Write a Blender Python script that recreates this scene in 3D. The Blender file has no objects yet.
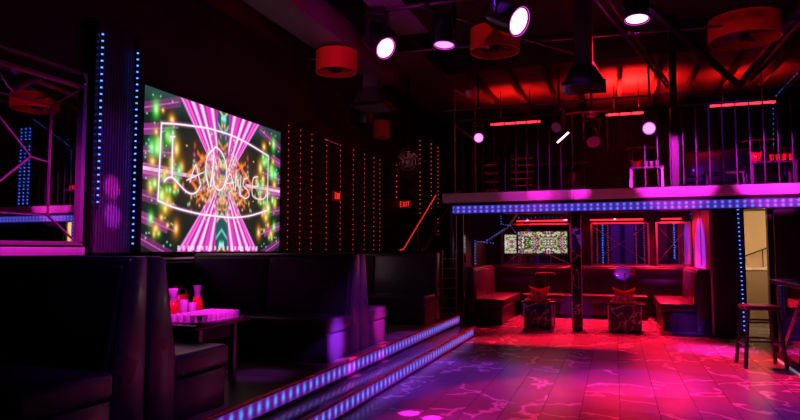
import bpy, bmesh, math, random
import numpy as np
from mathutils import Vector, Matrix
random.seed(7)
C = bpy.context.scene.collection
S = bpy.context.scene
PI = math.pi
def R(a): return math.radians(a)

# ------------------------------------------------------------------ camera
cam_d = bpy.data.cameras.new('camera'); cam = bpy.data.objects.new('camera', cam_d); C.objects.link(cam)
cam_d.sensor_width = 36.0; cam_d.lens = 620 * 36.0 / 800.0; cam_d.clip_start = 0.05; cam_d.clip_end = 100
cam.location = (0, 0, 1.5); cam.rotation_euler = (R(90 + 3.69), 0, R(19.1))
S.camera = cam
# ------------------------------------------------------------------ world, exposure
w = bpy.data.worlds.new('night'); S.world = w; w.use_nodes = True
w.node_tree.nodes['Background'].inputs[0].default_value = (0.25, 0.1, 0.5, 1)
w.node_tree.nodes['Background'].inputs[1].default_value = 0.0
S.view_settings.view_transform = 'Standard'; S.view_settings.look = 'None'
S.view_settings.exposure = 0.0; S.view_settings.gamma = 1.0; S.view_settings.use_curve_mapping = False
S.cycles.max_bounces = 8; S.cycles.diffuse_bounces = 3; S.cycles.glossy_bounces = 5
S.cycles.transmission_bounces = 6; S.cycles.sample_clamp_indirect = 4.0; S.cycles.sample_clamp_direct = 0
S.cycles.caustics_reflective = False; S.cycles.caustics_refractive = False
S.cycles.use_denoising = True

MAG = (1.0, 0.02, 0.75); PUR = (0.35, 0.03, 1.0); RED = (1.0, 0.006, 0.045); BLU = (0.06, 0.15, 1.0); HOT = (1.0, 0.02, 0.35)

def spot(name, loc, target, color, power, size=30, blend=0.5, radius=0.08):
    d = bpy.data.lights.new(name, 'SPOT'); d.energy = power; d.color = color
    d.spot_size = R(size); d.spot_blend = blend; d.shadow_soft_size = radius
    o = bpy.data.objects.new(name, d); C.objects.link(o); o.location = loc
    o.rotation_euler = (Vector(target) - Vector(loc)).to_track_quat('-Z', 'Y').to_euler()
    return o
def area(name, loc, target, color, power, sx, sy):
    d = bpy.data.lights.new(name, 'AREA'); d.energy = power; d.color = color
    d.shape = 'RECTANGLE'; d.size = sx; d.size_y = sy
    o = bpy.data.objects.new(name, d); C.objects.link(o); o.location = loc
    o.rotation_euler = (Vector(target) - Vector(loc)).to_track_quat('-Z', 'Y').to_euler()
    return o
# bodiless coloured spots: club lamps inferred from their pools, plus added fills
spot('red_wash_lamp', (-.2, 11.0, 5.6), (-.1, 9.4, 0.0), RED, 6500, 52, 0.5)
spot('red_wash_lamp', (1.2, 9.5, 5.5), (-.2, 6.3, 0.0), RED, 2300, 28, 0.2)
spot('red_drum_fill', (-1.0, 4.8, 5.0), (-1.66, 9.2, 4.7), RED, 130, 14, 0.6)  # unseen fill added on the camera side of the drums
spot('red_drum_fill', (-2.6, 5.4, 4.9), (-4.3, 9.1, 4.7), RED, 110, 16, 0.6)
spot('red_drum_fill', (.8, 5.4, 4.9), (2.0, 10.84, 5.0), RED, 110, 16, 0.6)
spot('red_wall_fill', (-3.6, 6.0, 5.3), (-5.5, 8.4, 4.1), RED, 110, 60, 0.9)  # added fill that reddens the boards above the screen
spot('magenta_wash_lamp', (2.2, 5.0, 5.4), (2.6, 12.0, 2.95), MAG, 12000, 11.5, 0.4)
spot('magenta_wash_lamp', (1.2, 5.0, 5.4), (1.05, 12.0, 2.97), MAG, 10000, 12, 0.4)
spot('upper_purple_fill', (1.0, 6.0, 4.8), (2.4, 14, 3.2), PUR, 500, 14, 0.6)  # added purple fill for the upstairs furniture
spot('upper_purple_fill', (-1.5, 7.0, 4.8), (.3, 13, 3.1), PUR, 250, 12, 0.6)
spot('magenta_wash_lamp', (.2, 5.0, 5.4), (-1.4, 12.0, 2.95), MAG, 2500, 12, 0.6)
spot('magenta_pool_lamp', (-0.8, 4.0, 5.4), (-1.33, 12.0, 2.57), MAG, 2400, 3.2, 0.4)
spot('magenta_pool_lamp', (-0.8, 4.0, 5.4), (-.6, 12.0, 2.57), MAG, 4000, 2.4, 0.4)
spot('magenta_pool_lamp', (2.6, 4.0, 5.4), (2.75, 12.0, 2.57), HOT, 3000, 3, 0.4)
spot('magenta_pool_lamp', (3.4, 8.0, 5.2), (1.4, 10.4, 0.0), MAG, 5000, 13, 0.9)
spot('magenta_pool_lamp', (0.4, 10.5, 5.4), (-.35, 8.5, 0.0), MAG, 1500, 10, 0.9)
spot('purple_wash_lamp', (-.5, 8.5, 5.4), (-1.75, 7.0, 0.0), PUR, 1000, 36, 0.7)
spot('purple_wash_lamp', (2.0, 5.0, 5.2), (1.2, 7.2, 0.0), PUR, 700, 34, 0.8)
spot('magenta_wash_lamp', (1.0, 9.5, 5.4), (.2, 8.0, 0.0), MAG, 250, 50, 0.8)
spot('magenta_pool_lamp', (-.8, 6.5, 5.2), (-1.82, 5.53, 0.0), MAG, 9000, 2.2, 0.4, .02)
spot('magenta_pool_lamp', (-.8, 6.5, 5.2), (-1.58, 5.44, 0.0), MAG, 9000, 2.0, 0.4, .02)
spot('magenta_pool_lamp', (-.8, 6.3, 5.2), (-1.4, 5.2, 0.0), MAG, 900, 16, 0.8, .02)
spot('purple_pool_lamp', (-0.8, 4.5, 5.0), (-5.4, 5.58, 2.22), MAG, 5000, 2.8, 0.6, 0.03)
spot('purple_pool_lamp', (-0.8, 4.5, 5.0), (-5.4, 5.60, 1.9), (.75, .03, 1), 5000, 2.8, 0.6, 0.03)
spot('purple_pool_lamp', (-0.8, 4.5, 5.0), (-5.4, 5.6, 2.3), PUR, 500, 18, 0.9, 0.03)
spot('magenta_wash_lamp', (-1.0, 2.5, 5.2), (-5.4, 4.6, 1.7), MAG, 1400, 22, 0.8)
spot('cup_table_lamp', (-2.2, 3.4, 5.0), (-3.42, 4.5, 0.95), MAG, 1300, 10, 0.4, .03)
spot('platform_purple_lamp', (-1.2, 4.0, 5.2), (-3.1, 5.0, 0.36), PUR, 420, 7, 0.6)
spot('bench_end_lamp', (1.5, 5.6, 3.4), (-2.72, 5.95, .58), PUR, 24000, 4.5, 0.6)
spot('bench_end_lamp', (1.5, 6.0, 3.4), (-2.72, 6.7, .9), PUR, 700, 12, 0.8)
spot('bench_end_lamp', (1.5, 6.0, 3.8), (-2.72, 7.2, .62), MAG, 14000, 4.5, 0.6)
spot('foreground_purple_fill', (-.6, 3.5, 4.6), (-2.95, 3.3, .6), PUR, 160, 24, 0.9)  # purple fill added for the near bench ends
spot('lounge_side_lamp', (-1.5, 12.6, 2.2), (1.64, 14.0, 1.4), PUR, 900, 26, 0.15, .03)
spot('lounge_purple_lamp', (.5, 9.5, 2.1), (.15, 15.0, 1.0), PUR, 700, 4, 0.5, .03)
spot('lounge_purple_lamp', (.8, 9.0, 3.2), (-.8, 14.3, .15), PUR, 700, 7, 0.6, .03)
spot('lounge_purple_lamp', (.6, 8.5, 2.6), (1.2, 12.3, .25), PUR, 420, 9, 0.6, .03)
for x_ in (-2.0, -1.1, .0, .9): spot('lounge_red_fill', (x_, 15.19, 2.25), (x_, 14.1, 0), RED, 1300, 80, 0.7, .03)  # added spots carrying the red bars' light down to the seats
spot('table_red_fill', (-1.42, 12.95, 2.33), (-1.42, 12.4, .7), RED, 120, 24, 0.6)  # added fill for the things on the cube tables
spot('table_red_fill', (.14, 12.95, 2.33), (.14, 12.35, .7), RED, 120, 24, 0.6)
spot('wing_red_fill', (-.9, 13.6, 2.33), (-2.7, 13.3, .8), RED, 260, 40, 0.7)  # red fill added for the wing benches
spot('wing_red_fill', (.3, 13.6, 2.33), (1.35, 13.3, .8), RED, 260, 40, 0.7)
spot('upper_red_fill', (-1.2, 13.0, 5.4), (-2.3, 15.0, 3.2), RED, 260, 40, 0.7)  # added to bring out the upstairs shelves and benches in red
spot('upper_red_fill', (2.0, 12.9, 5.3), (2.6, 15.5, 3.3), RED, 100, 50, 0.7)
spot('ceiling_spill_fill', (-2.8, 7.2, 4.0), (-3.4, 8.6, 5.9), MAG, 30, 110, 0.9)  # added upward spot imitating spill from the moving lights
spot('duct_edge_lamp', (-5.2, 6.0, 3.6), (-4.5, 9.5, 4.8), (1, .4, .6), 14, 60, 0.9)
spot('step_magenta_lamp', (.4, 6.2, 4.2), (-2.6, 6.1, .3), MAG, 5000, 3, .5, .02)
spot('step_magenta_lamp', (.4, 6.8, 4.2), (-2.6, 7.0, .3), MAG, 4000, 2.6, .5, .02)
spot('step_wash_lamp', (1.0, 5.4, 4.6), (-2.6, 6.5, .2), PUR, 900, 20, .8)
spot('post_purple_lamp', (.9, 8.5, 2.2), (-.68, 12.1, 1.7), PUR, 260, 7, .6, .02)
spot('lounge_purple_lamp', (.4, 9.6, 1.9), (-.95, 14.4, .3), PUR, 500, 5, .4, .02)
spot('lounge_purple_lamp', (.9, 8.8, 2.2), (1.25, 12.3, .25), (.5, .03, 1), 500, 6, .5, .02)
spot('fan_fill', (-2.5, 8.5, 4.6), (-4.7, 14.2, 3.7), (1, .25, .3), 500, 6, 0.6)  # unseen spot added so the fan can be made out

# ------------------------------------------------------------------ materials
def mat(name, base=(0.5, 0.5, 0.5), rough=0.5, metal=0.0, emis=None, es=0.0, trans=0.0, spec=0.5, coat=0.0, alpha=1.0, samp=None):
    m = bpy.data.materials.new(name); m.use_nodes = True
    b = m.node_tree.nodes['Principled BSDF']
    b.inputs['Base Color'].default_value = (*base, 1); b.inputs['Roughness'].default_value = rough
    b.inputs['Metallic'].default_value = metal; b.inputs['Transmission Weight'].default_value = trans
    b.inputs['Specular IOR Level'].default_value = spec; b.inputs['Coat Weight'].default_value = coat
    if emis: b.inputs['Emission Color'].default_value = (*emis, 1); b.inputs['Emission Strength'].default_value = es
    if samp: m.cycles.emission_sampling = samp
    return m
def nodes(m): return m.node_tree.nodes, m.node_tree.links, m.node_tree.nodes['Principled BSDF']
def bump_noise(m, scale=60, strength=0.15, dist=0.01, var=0.25):
    n, l, b = nodes(m)
    tc = n.new('ShaderNodeTexCoord'); no = n.new('ShaderNodeTexNoise'); no.inputs['Scale'].default_value = scale; no.inputs['Detail'].default_value = 4
    l.new(tc.outputs['Object'], no.inputs['Vector'])
    bu = n.new('ShaderNodeBump'); bu.inputs['Strength'].default_value = strength; bu.inputs['Distance'].default_value = dist
    l.new(no.outputs['Fac'], bu.inputs['Height']); l.new(bu.outputs['Normal'], b.inputs['Normal'])
    n2 = n.new('ShaderNodeTexNoise'); n2.inputs['Scale'].default_value = 2.5; l.new(tc.outputs['Object'], n2.inputs['Vector'])
    mr = n.new('ShaderNodeMapRange'); mr.inputs[3].default_value = b.inputs['Roughness'].default_value - var * .5; mr.inputs[4].default_value = b.inputs['Roughness'].default_value + var * .5
    l.new(n2.outputs['Fac'], mr.inputs[0]); l.new(mr.outputs[0], b.inputs['Roughness'])
    return m
M = {}
M['black'] = bump_noise(mat('black_paint', (0.012, 0.011, 0.013), 0.6), 20, .1)
M['ceiling'] = bump_noise(mat('ceiling_black', (0.03, 0.026, 0.03), 0.85), 8, .3)
M['wall'] = mat('dark_clapboard', (0.035, 0.022, 0.025), 0.6)
M['leather'] = bump_noise(mat('black_leatherette', (0.035, 0.03, 0.038), 0.33, coat=.15), 90, .12, .004)
M['piping'] = mat('leather_piping', (0.07, 0.05, 0.06), 0.4)
M['corr'] = mat('corrugated_metal', (0.14, 0.11, 0.16), 0.35, 0.3)
M['corrb'] = mat('black_corrugated_metal', (0.03, 0.025, 0.035), 0.35, 0.3)
M['metal'] = mat('dark_metal', (0.05, 0.045, 0.055), 0.35, 0.8)
M['redled2'] = mat('red_led_tube_bright', (.3, 0, 0), 0.4, emis=(1, 0.015, 0.03), es=5)
M['rail'] = mat('rail_metal', (0.22, 0.18, 0.2), 0.3, 0.9)
M['railb'] = mat('rail_black_metal', (0.05, 0.04, 0.06), 0.4, 0.5)
M['rimglow'] = mat('lit_lens_rim', (.8, .3, .8), 0.3, emis=(1, 0.05, 0.8), es=1.2, samp='NONE')
M['trim'] = mat('brushed_trim', (0.6, 0.45, 0.5), 0.3, 0.8)
M['chrome'] = mat('chrome', (0.8, 0.8, 0.85), 0.12, 1.0)
M['duct'] = bump_noise(mat('duct_metal', (0.14, 0.12, 0.13), 0.5, 0.3), 6, .1)
M['drum'] = bump_noise(mat('red_drum', (0.75, 0.05, 0.03), 0.6), 12, .1)
M['mirror'] = mat('mirror_glass', (0.8, 0.78, 0.82), 0.02, 1.0)
M['mdark'] = mat('smoked_mirror', (0.35, 0.3, 0.38), 0.04, 1.0)
M['glass'] = mat('clear_glass', (1, 1, 1), 0.04, trans=1.0)
M['gfrost'] = mat('plastic_cup', (0.85, 0.75, 0.9), 0.12, trans=0.35)
M['redpl'] = mat('red_plastic', (0.8, 0.03, 0.02), 0.3)
M['juice'] = mat('red_drink', (0.7, 0.02, 0.02), 0.15, coat=.6)
M['ledge'] = mat('painted_ledge', (0.8, 0.7, 0.78), 0.4)
M['floorwood'] = mat('platform_laminate', (0.12, 0.08, 0.08), 0.3)
M['beige'] = mat('corridor_plaster', (0.75, 0.6, 0.42), 0.8)
M['greybeige'] = mat('counter_panel', (0.3, 0.22, 0.15), 0.7)
M['barwood'] = bump_noise(mat('bar_dark_wood', (0.05, 0.03, 0.035), 0.25, coat=.3), 12, .05)
M['stool'] = mat('stool_black', (0.015, 0.013, 0.02), 0.3)
M['redled'] = mat('red_led_tube', (.3, 0, 0), 0.4, emis=(1, 0.015, 0.03), es=2.6)
M['redleddot'] = mat('red_led_dots', (.3, 0, 0), 0.4, emis=(1, 0.06, 0.03), es=1.2, samp='NONE')
M['bluedot'] = mat('blue_led_dots', (.1, .1, .4), 0.4, emis=(0.05, 0.16, 1.0), es=4.5, samp='NONE')
M['lens'] = mat('lit_magenta_lens', (.8, .3, .8), 0.3, emis=(1, 0.4, 1.0), es=5, samp='NONE')
M['lensp'] = mat('lit_purple_lens', (.8, .3, .8), 0.3, emis=(0.7, 0.12, 1.0), es=4, samp='NONE')
M['whiteled'] = mat('white_toe_strip', (.6, .6, .7), 0.4, emis=(0.8, 0.7, 1.0), es=0.18)
M['exit'] = mat('lit_exit_letters', (.3, 0, 0), 0.4, emis=(1, 0.04, 0.03), es=.8)
M['exitbox'] = mat('exit_box', (.12, 0.01, 0.01), 0.4, emis=(1, 0.02, 0.02), es=0.05)

def clap(m, axis='Z', step=0.13, depth=.012):
    n, l, b = nodes(m)
    tc = n.new('ShaderNodeTexCoord'); wv = n.new('ShaderNodeTexWave'); wv.wave_type = 'BANDS'; wv.bands_direction = axis; wv.wave_profile = 'SAW'
    wv.inputs['Scale'].default_value = 0.314 / step; wv.inputs['Distortion'].default_value = .15
    l.new(tc.outputs['Object'], wv.inputs['Vector'])
    bu = n.new('ShaderNodeBump'); bu.inputs['Strength'].default_value = .9; bu.inputs['Distance'].default_value = depth
    l.new(wv.outputs['Fac'], bu.inputs['Height']); l.new(bu.outputs['Normal'], b.inputs['Normal'])
clap(M['wall']); 
M['upceil'] = mat('timber_ceiling', (0.32, 0.2, 0.16), 0.6); clap(M['upceil'], 'Y', 0.22, .03)
clap(M['beige'], 'Z', .35, .004)

def marble_floor():
    m = mat('marble_tile_floor', rough=0.2); n, l, b = nodes(m)
    tc = n.new('ShaderNodeTexCoord'); mp = n.new('ShaderNodeMapping'); l.new(tc.outputs['Object'], mp.inputs[0])
    mp.inputs['Rotation'].default_value = (0, 0, R(90)); mp.inputs['Location'].default_value = (0.03, -0.01, 0)
    br = n.new('ShaderNodeTexBrick'); br.offset = 0.0; br.inputs['Scale'].default_value = 1
    br.inputs['Brick Width'].default_value = 0.69; br.inputs['Row Height'].default_value = 0.345
    br.inputs['Mortar Size'].default_value = 0.0035; br.inputs['Mortar Smooth'].default_value = 0.3
    br.inputs['Color1'].default_value = (0, 0, 0, 1); br.inputs['Color2'].default_value = (1, 1, 1, 1); br.inputs['Bias'].default_value = 0
    l.new(mp.outputs[0], br.inputs[0])
    # each tile shifts the vein pattern so the veins break at the joints
    ad = n.new('ShaderNodeVectorMath'); ad.operation = 'MULTIPLY_ADD'; ad.inputs[1].default_value = (1.3, .9, .5)
    l.new(br.outputs['Color'], ad.inputs[0]); l.new(tc.outputs['Object'], ad.inputs[2])
    no = n.new('ShaderNodeTexNoise'); no.inputs['Scale'].default_value = 2.2; no.inputs['Detail'].default_value = 3; l.new(ad.outputs[0], no.inputs[0])
    mx = n.new('ShaderNodeVectorMath'); mx.operation = 'MULTIPLY_ADD'; mx.inputs[1].default_value = (.8, .8, .8)
    l.new(no.outputs['Color'], mx.inputs[0]); l.new(ad.outputs[0], mx.inputs[2])
    vo = n.new('ShaderNodeTexVoronoi'); vo.feature = 'DISTANCE_TO_EDGE'; vo.inputs['Scale'].default_value = .7; l.new(mx.outputs[0], vo.inputs[0])
    cr = n.new('ShaderNodeValToRGB'); e = cr.color_ramp.elements
    e[0].position = 0.0; e[0].color = (0.6, 0.56, 0.58, 1); e[1].position = 0.024; e[1].color = (0.2, 0.18, 0.19, 1)
    x = cr.color_ramp.elements.new(0.011); x.color = (0.42, 0.38, 0.4, 1)
    x = cr.color_ramp.elements.new(0.5); x.color = (0.24, 0.22, 0.23, 1)
    l.new(vo.outputs['Distance'], cr.inputs[0])
    mm = n.new('ShaderNodeMix'); mm.data_type = 'RGBA'; l.new(br.outputs['Fac'], mm.inputs['Factor'])
    l.new(cr.outputs[0], mm.inputs['A']); mm.inputs['B'].default_value = (0.06, 0.055, 0.06, 1)
    l.new(mm.outputs['Result'], b.inputs['Base Color'])
    n3 = n.new('ShaderNodeTexNoise'); n3.inputs['Scale'].default_value = 3; n3.inputs['Detail'].default_value = 6; l.new(tc.outputs['Object'], n3.inputs[0])
    mr = n.new('ShaderNodeMapRange'); mr.inputs[3].default_value = .2; mr.inputs[4].default_value = .28; l.new(n3.outputs['Fac'], mr.inputs[0]); l.new(mr.outputs[0], b.inputs['Roughness'])
    bu = n.new('ShaderNodeBump'); bu.inputs['Strength'].default_value = .3; bu.inputs['Distance'].default_value = .004; bu.invert = True
    l.new(br.outputs['Fac'], bu.inputs['Height']); l.new(bu.outputs['Normal'], b.inputs['Normal'])
    return m
M['floor'] = marble_floor()
def black_marble():
    m = mat('black_marble', rough=0.12); n, l, b = nodes(m)
    tc = n.new('ShaderNodeTexCoord'); no = n.new('ShaderNodeTexNoise'); no.inputs['Scale'].default_value = 3; no.inputs['Detail'].default_value = 5; l.new(tc.outputs['Object'], no.inputs[0])
    mx = n.new('ShaderNodeVectorMath'); mx.operation = 'MULTIPLY_ADD'; mx.inputs[1].default_value = (.7, .7, .7)
    l.new(no.outputs['Color'], mx.inputs[0]); l.new(tc.outputs['Object'], mx.inputs[2])
    vo = n.new('ShaderNodeTexVoronoi'); vo.feature = 'DISTANCE_TO_EDGE'; vo.inputs['Scale'].default_value = 2.6; l.new(mx.outputs[0], vo.inputs[0])
    cr = n.new('ShaderNodeValToRGB'); e = cr.color_ramp.elements
    e[0].position = 0; e[0].color = (.7, .7, .7, 1); e[1].position = .03; e[1].color = (.02, .02, .025, 1)
    l.new(vo.outputs['Distance'], cr.inputs[0]); l.new(cr.outputs[0], b.inputs['Base Color'])
    return m
M['bmarble'] = black_marble()
def plank_floor():
    m = M['floorwood']; n, l, b = nodes(m)
    tc = n.new('ShaderNodeTexCoord'); br = n.new('ShaderNodeTexBrick'); br.inputs['Scale'].default_value = 1
    br.inputs['Brick Width'].default_value = 1.1; br.inputs['Row Height'].default_value = .19; br.inputs['Mortar Size'].default_value = .003
    br.inputs['Color1'].default_value = (.14, .08, .07, 1); br.inputs['Color2'].default_value = (.24, .15, .13, 1); br.inputs['Mortar'].default_value = (.02, .01, .01, 1)
    l.new(tc.outputs['Object'], br.inputs[0]); l.new(br.outputs[0], b.inputs['Base Color'])
plank_floor()

def blob_strip(name, sp_u, sp_v, rows_off, base, hot, strength, power, halo, axis_u='Y', axis_v='Z', w=1.0, samp='AUTO', v0=0.0):
    """an edge-lit diffuser: rows of lamps glowing behind it, base colour between them"""
    m = mat(name, (0.12, 0.08, 0.18), 0.22); n, l, b = nodes(m)
    tc = n.new('ShaderNodeTexCoord'); sx = n.new('ShaderNodeSeparateXYZ'); l.new(tc.outputs['Object'], sx.inputs[0])
    def mth(op, a, bb=None, c=None):
        q = n.new('ShaderNodeMath'); q.operation = op
        for i, v in enumerate((a, bb, c)):
            if v is None: continue
            if isinstance(v, (int, float)): q.inputs[i].default_value = v
            else: l.new(v, q.inputs[i])
        return q.outputs[0]
    def cell(ax, sp, off=0.0):
        f = mth('FRACT', mth('ADD', mth('DIVIDE', sx.outputs[ax], sp), 100.0 + off))
        return mth('MULTIPLY', mth('SUBTRACT', f, 0.5), sp)
    u = cell(axis_u, sp_u); v = cell(axis_v, sp_v, v0)
    d2 = mth('ADD', mth('MULTIPLY', mth('MULTIPLY', u, u), w), mth('MULTIPLY', v, v))
    g = mth('EXPONENT', mth('DIVIDE', d2, -halo * halo))
    mm = n.new('ShaderNodeMix'); mm.data_type = 'RGBA'; l.new(g, mm.inputs['Factor'])
    mm.inputs['A'].default_value = (*base, 1); mm.inputs['B'].default_value = (*hot, 1)
    l.new(mm.outputs['Result'], b.inputs['Emission Color'])
    st = mth('ADD', mth('MULTIPLY', g, strength), power); l.new(st, b.inputs['Emission Strength'])
    m.cycles.emission_sampling = samp
    return m
M['stepglow'] = blob_strip('step_riser_lightbox', 0.125, 0.18, 0, (0.3, 0.01, 0.7), (0.0, 0.36, 1.0), 0.95, 0.3, 0.042, 'Y', 'Z', 2.6, v0=.014)
M['mezzglow'] = blob_strip('fascia_lightbox', 0.115, 0.075, 0, (0.14, 0.03, 0.85), (0.05, 0.3, 1.0), .9, 0.36, 0.024, 'X', 'Z', 1.0)

# ------------------------------------------------------------------ mesh builder
class MB:
    def __init__(s): s.v = []; s.f = []
    def add(s, vs, fs):
        o = len(s.v); s.v += [tuple(v) for v in vs]; s.f += [tuple(i + o for i in f) for f in fs]; return s
    def box(s, x0, x1, y0, y1, z0, z1, mt=None):
        vs = [Vector((x, y, z)) for x in (x0, x1) for y in (y0, y1) for z in (z0, z1)]
        if mt: vs = [mt @ v for v in vs]
        return s.add(vs, [(0, 1, 3, 2), (4, 6, 7, 5), (0, 4, 5, 1), (2, 3, 7, 6), (0, 2, 6, 4), (1, 5, 7, 3)])
    def prism(s, prof, a0, a1, axis='X'):
        """prof: closed polygon; axis X -> (y,z) profile; axis Y -> (x,z); axis Z -> (x,y)"""
        n = len(prof)
        mk = {'X': lambda p, a: (a, p[0], p[1]), 'Y': lambda p, a: (p[0], a, p[1]), 'Z': lambda p, a: (p[0], p[1], a)}[axis]
        vs = [mk(p, a0) for p in prof] + [mk(p, a1) for p in prof]
        fs = [tuple(range(n))[::-1], tuple(range(n, 2 * n))] + [(i, (i + 1) % n, n + (i + 1) % n, n + i) for i in range(n)]
        return s.add(vs, fs)
    def lathe(s, prof, c=(0, 0, 0), seg=20, mt=None, cap=True):
        vs = []; fs = []; n = len(prof)
        for r, z in prof:
            for k in range(seg):
                a = 2 * PI * k / seg; v = Vector((r * math.cos(a), r * math.sin(a), z))
                if mt: v = mt @ v
                vs.append(v + Vector(c))
        for i in range(n - 1):
            for k in range(seg):
                k2 = (k + 1) % seg; fs.append((i * seg + k, i * seg + k2, (i + 1) * seg + k2, (i + 1) * seg + k))
        if cap: fs.append(tuple(range(seg))[::-1]); fs.append(tuple((n - 1) * seg + k for k in range(seg)))
        return s.add(vs, fs)
    def tube(s, pts, r, seg=8, closed=False):
        pts = [Vector(p) for p in pts]; n = len(pts); vs = []; fs = []; pu = None
        for i, p in enumerate(pts):
            if closed: t = (pts[(i + 1) % n] - pts[i - 1]).normalized()
            else: t = (pts[min(i + 1, n - 1)] - pts[max(i - 1, 0)]).normalized()
            if pu is None:
                pu = t.cross(Vector((0, 0, 1)))
                if pu.length < .05: pu = t.cross(Vector((1, 0, 0)))
            pu = (pu - t * pu.dot(t)).normalized(); q = t.cross(pu)
            for k in range(seg):
                a = 2 * PI * k / seg; vs.append(p + (pu * math.cos(a) + q * math.sin(a)) * r)
        for i in range(n if closed else n - 1):
            j = (i + 1) % n
            for k in range(seg):
                k2 = (k + 1) % seg; fs.append((i * seg + k, i * seg + k2, j * seg + k2, j * seg + k))
        if not closed: fs.append(tuple(range(seg))[::-1]); fs.append(tuple((n - 1) * seg + k for k in range(seg)))
        return s.add(vs, fs)
    def beam(s, a, b, wd, ht):
        a = Vector(a); b = Vector(b); t = (b - a); L = t.length; q = t.to_track_quat('Y', 'Z')
        mt = Matrix.Translation(a) @ q.to_matrix().to_4x4()
        return s.box(-wd / 2, wd / 2, 0, L, -ht / 2, ht / 2, mt)
    def dots(s, pts, r):
        for p in pts:
            x, y, z = p
            s.add([(x + r, y, z), (x - r, y, z), (x, y + r, z), (x, y - r, z), (x, y, z + r), (x, y, z - r)],
                  [(0, 2, 4), (2, 1, 4), (1, 3, 4), (3, 0, 4), (2, 0, 5), (1, 2, 5), (3, 1, 5), (0, 3, 5)])
        return s
    def build(s, name, m, parent=None, bevel=0, smooth=False, seg=2):
        me = bpy.data.meshes.new(name); me.from_pydata(s.v, [], s.f); me.materials.append(M[m] if isinstance(m, str) else m)
        bm = bmesh.new(); bm.from_mesh(me); bmesh.ops.recalc_face_normals(bm, faces=bm.faces); bm.to_mesh(me); bm.free()
        o = bpy.data.objects.new(name, me); C.objects.link(o)
        if parent: o.parent = parent
        if bevel:
            b = o.modifiers.new('bevel', 'BEVEL'); b.width = bevel; b.segments = seg; b.limit_method = 'ANGLE'; b.angle_limit = R(35)
        if smooth or bevel:
            for p in me.polygons: p.use_smooth = True
            if not bevel:
                me.shade_smooth() if hasattr(me, 'shade_smooth') else None
        return o
def rnd(o, m2):  # second material slot
    o.data.materials.append(m2)
def tag(o, label=None, cat=None, group=None, kind=None):
    if label: o['label'] = label
    if cat: o['category'] = cat
    if group: o['group'] = group
    if kind: o['kind'] = kind
    return o
def empty(name, loc=(0, 0, 0), rz=0, label=None, cat=None, group=None):
    o = bpy.data.objects.new(name, None); C.objects.link(o); o.location = loc; o.rotation_euler = (0, 0, rz)
    return tag(o, label, cat, group)
def struct(name, mb, m, **k):
    return tag(mb.build(name, m, **k), kind='structure')
def copy_tree(o, parent=None):
    c = o.copy(); C.objects.link(c)
    if parent: c.parent = parent
    for ch in list(o.children): copy_tree(ch, c)
    return c

# ------------------------------------------------------------------ room shell
WL, WR, YB, YF, ZC = -5.5, 6.5, 20.5, -4.5, 5.9
struct('floor', MB().box(WL - .2, WR + .2, YF - .2, YB + 3, -.1, 0), 'floor')
struct('ceiling', MB().box(WL - .2, WR + .2, YF - .2, 12.9, ZC, ZC + .15), 'ceiling')
struct('ceiling', MB().box(WL - .2, WR + .2, 12.9, YB + .2, ZC, ZC + .15), 'upceil')
struct('wall_left', MB().box(WL - .2, WL, YF - .2, YB + .2, 0, ZC), 'wall')
struct('wall_right', MB().box(WR, WR + .2, YF - .2, YB + .2, 0, ZC), 'wall')
struct('wall_back', MB().box(WL - .2, 2.0, YB, YB + .2, 0, ZC).box(2.0, 2.7, YB, YB + .2, 2.6, ZC).box(2.7, WR, YB, YB + .2, 0, ZC), 'wall')
struct('wall_front', MB().box(WL - .2, WR + .2, YF - .2, YF, 0, ZC), 'black')

# raised platform on the left with two lit steps
struct('platform', MB().box(WL, -2.68, -3, 11.0, 0, .36).box(WL, -3.3, 11.0, 11.8, 0, .36), 'floorwood')
def step(x_face, x_back, z, y1, lab):
    r = empty('lit_step', (x_face, 0, 0), 0, lab, 'step')
    MB().box(x_back - x_face, -.012, -3, y1, .0, z - .03).build('step_body', 'black', r)
    MB().box(x_back - x_face, .02, -3, y1, z - .03, z).build('tread', 'treadmat', r, bevel=.006)
    MB().box(-.012, .0, -3, y1 - .02, z - .155, z - .03).build('riser_light', 'stepglow', r)
    MB().box(.0, .03, -3, y1, z - .012, z + .004).build('nosing', 'rednose', r)
    MB().box(-.012, .012, -3, y1, z - .18, z - .155).build('kick_trim', 'metal', r)
M['treadmat'] = mat('glossy_tread', (.16, .12, .15), .16)
M['rednose'] = mat('copper_nosing', (0.6, 0.1, 0.06), 0.35, 0.5)
step(-2.35, -2.64, .18, 10.7, 'lower lit step with a blue glowing riser meeting the marble dance floor')
step(-2.66, -2.679, .36, 10.95, 'upper lit step with a blue glowing riser at the edge of the booth platform')

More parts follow.
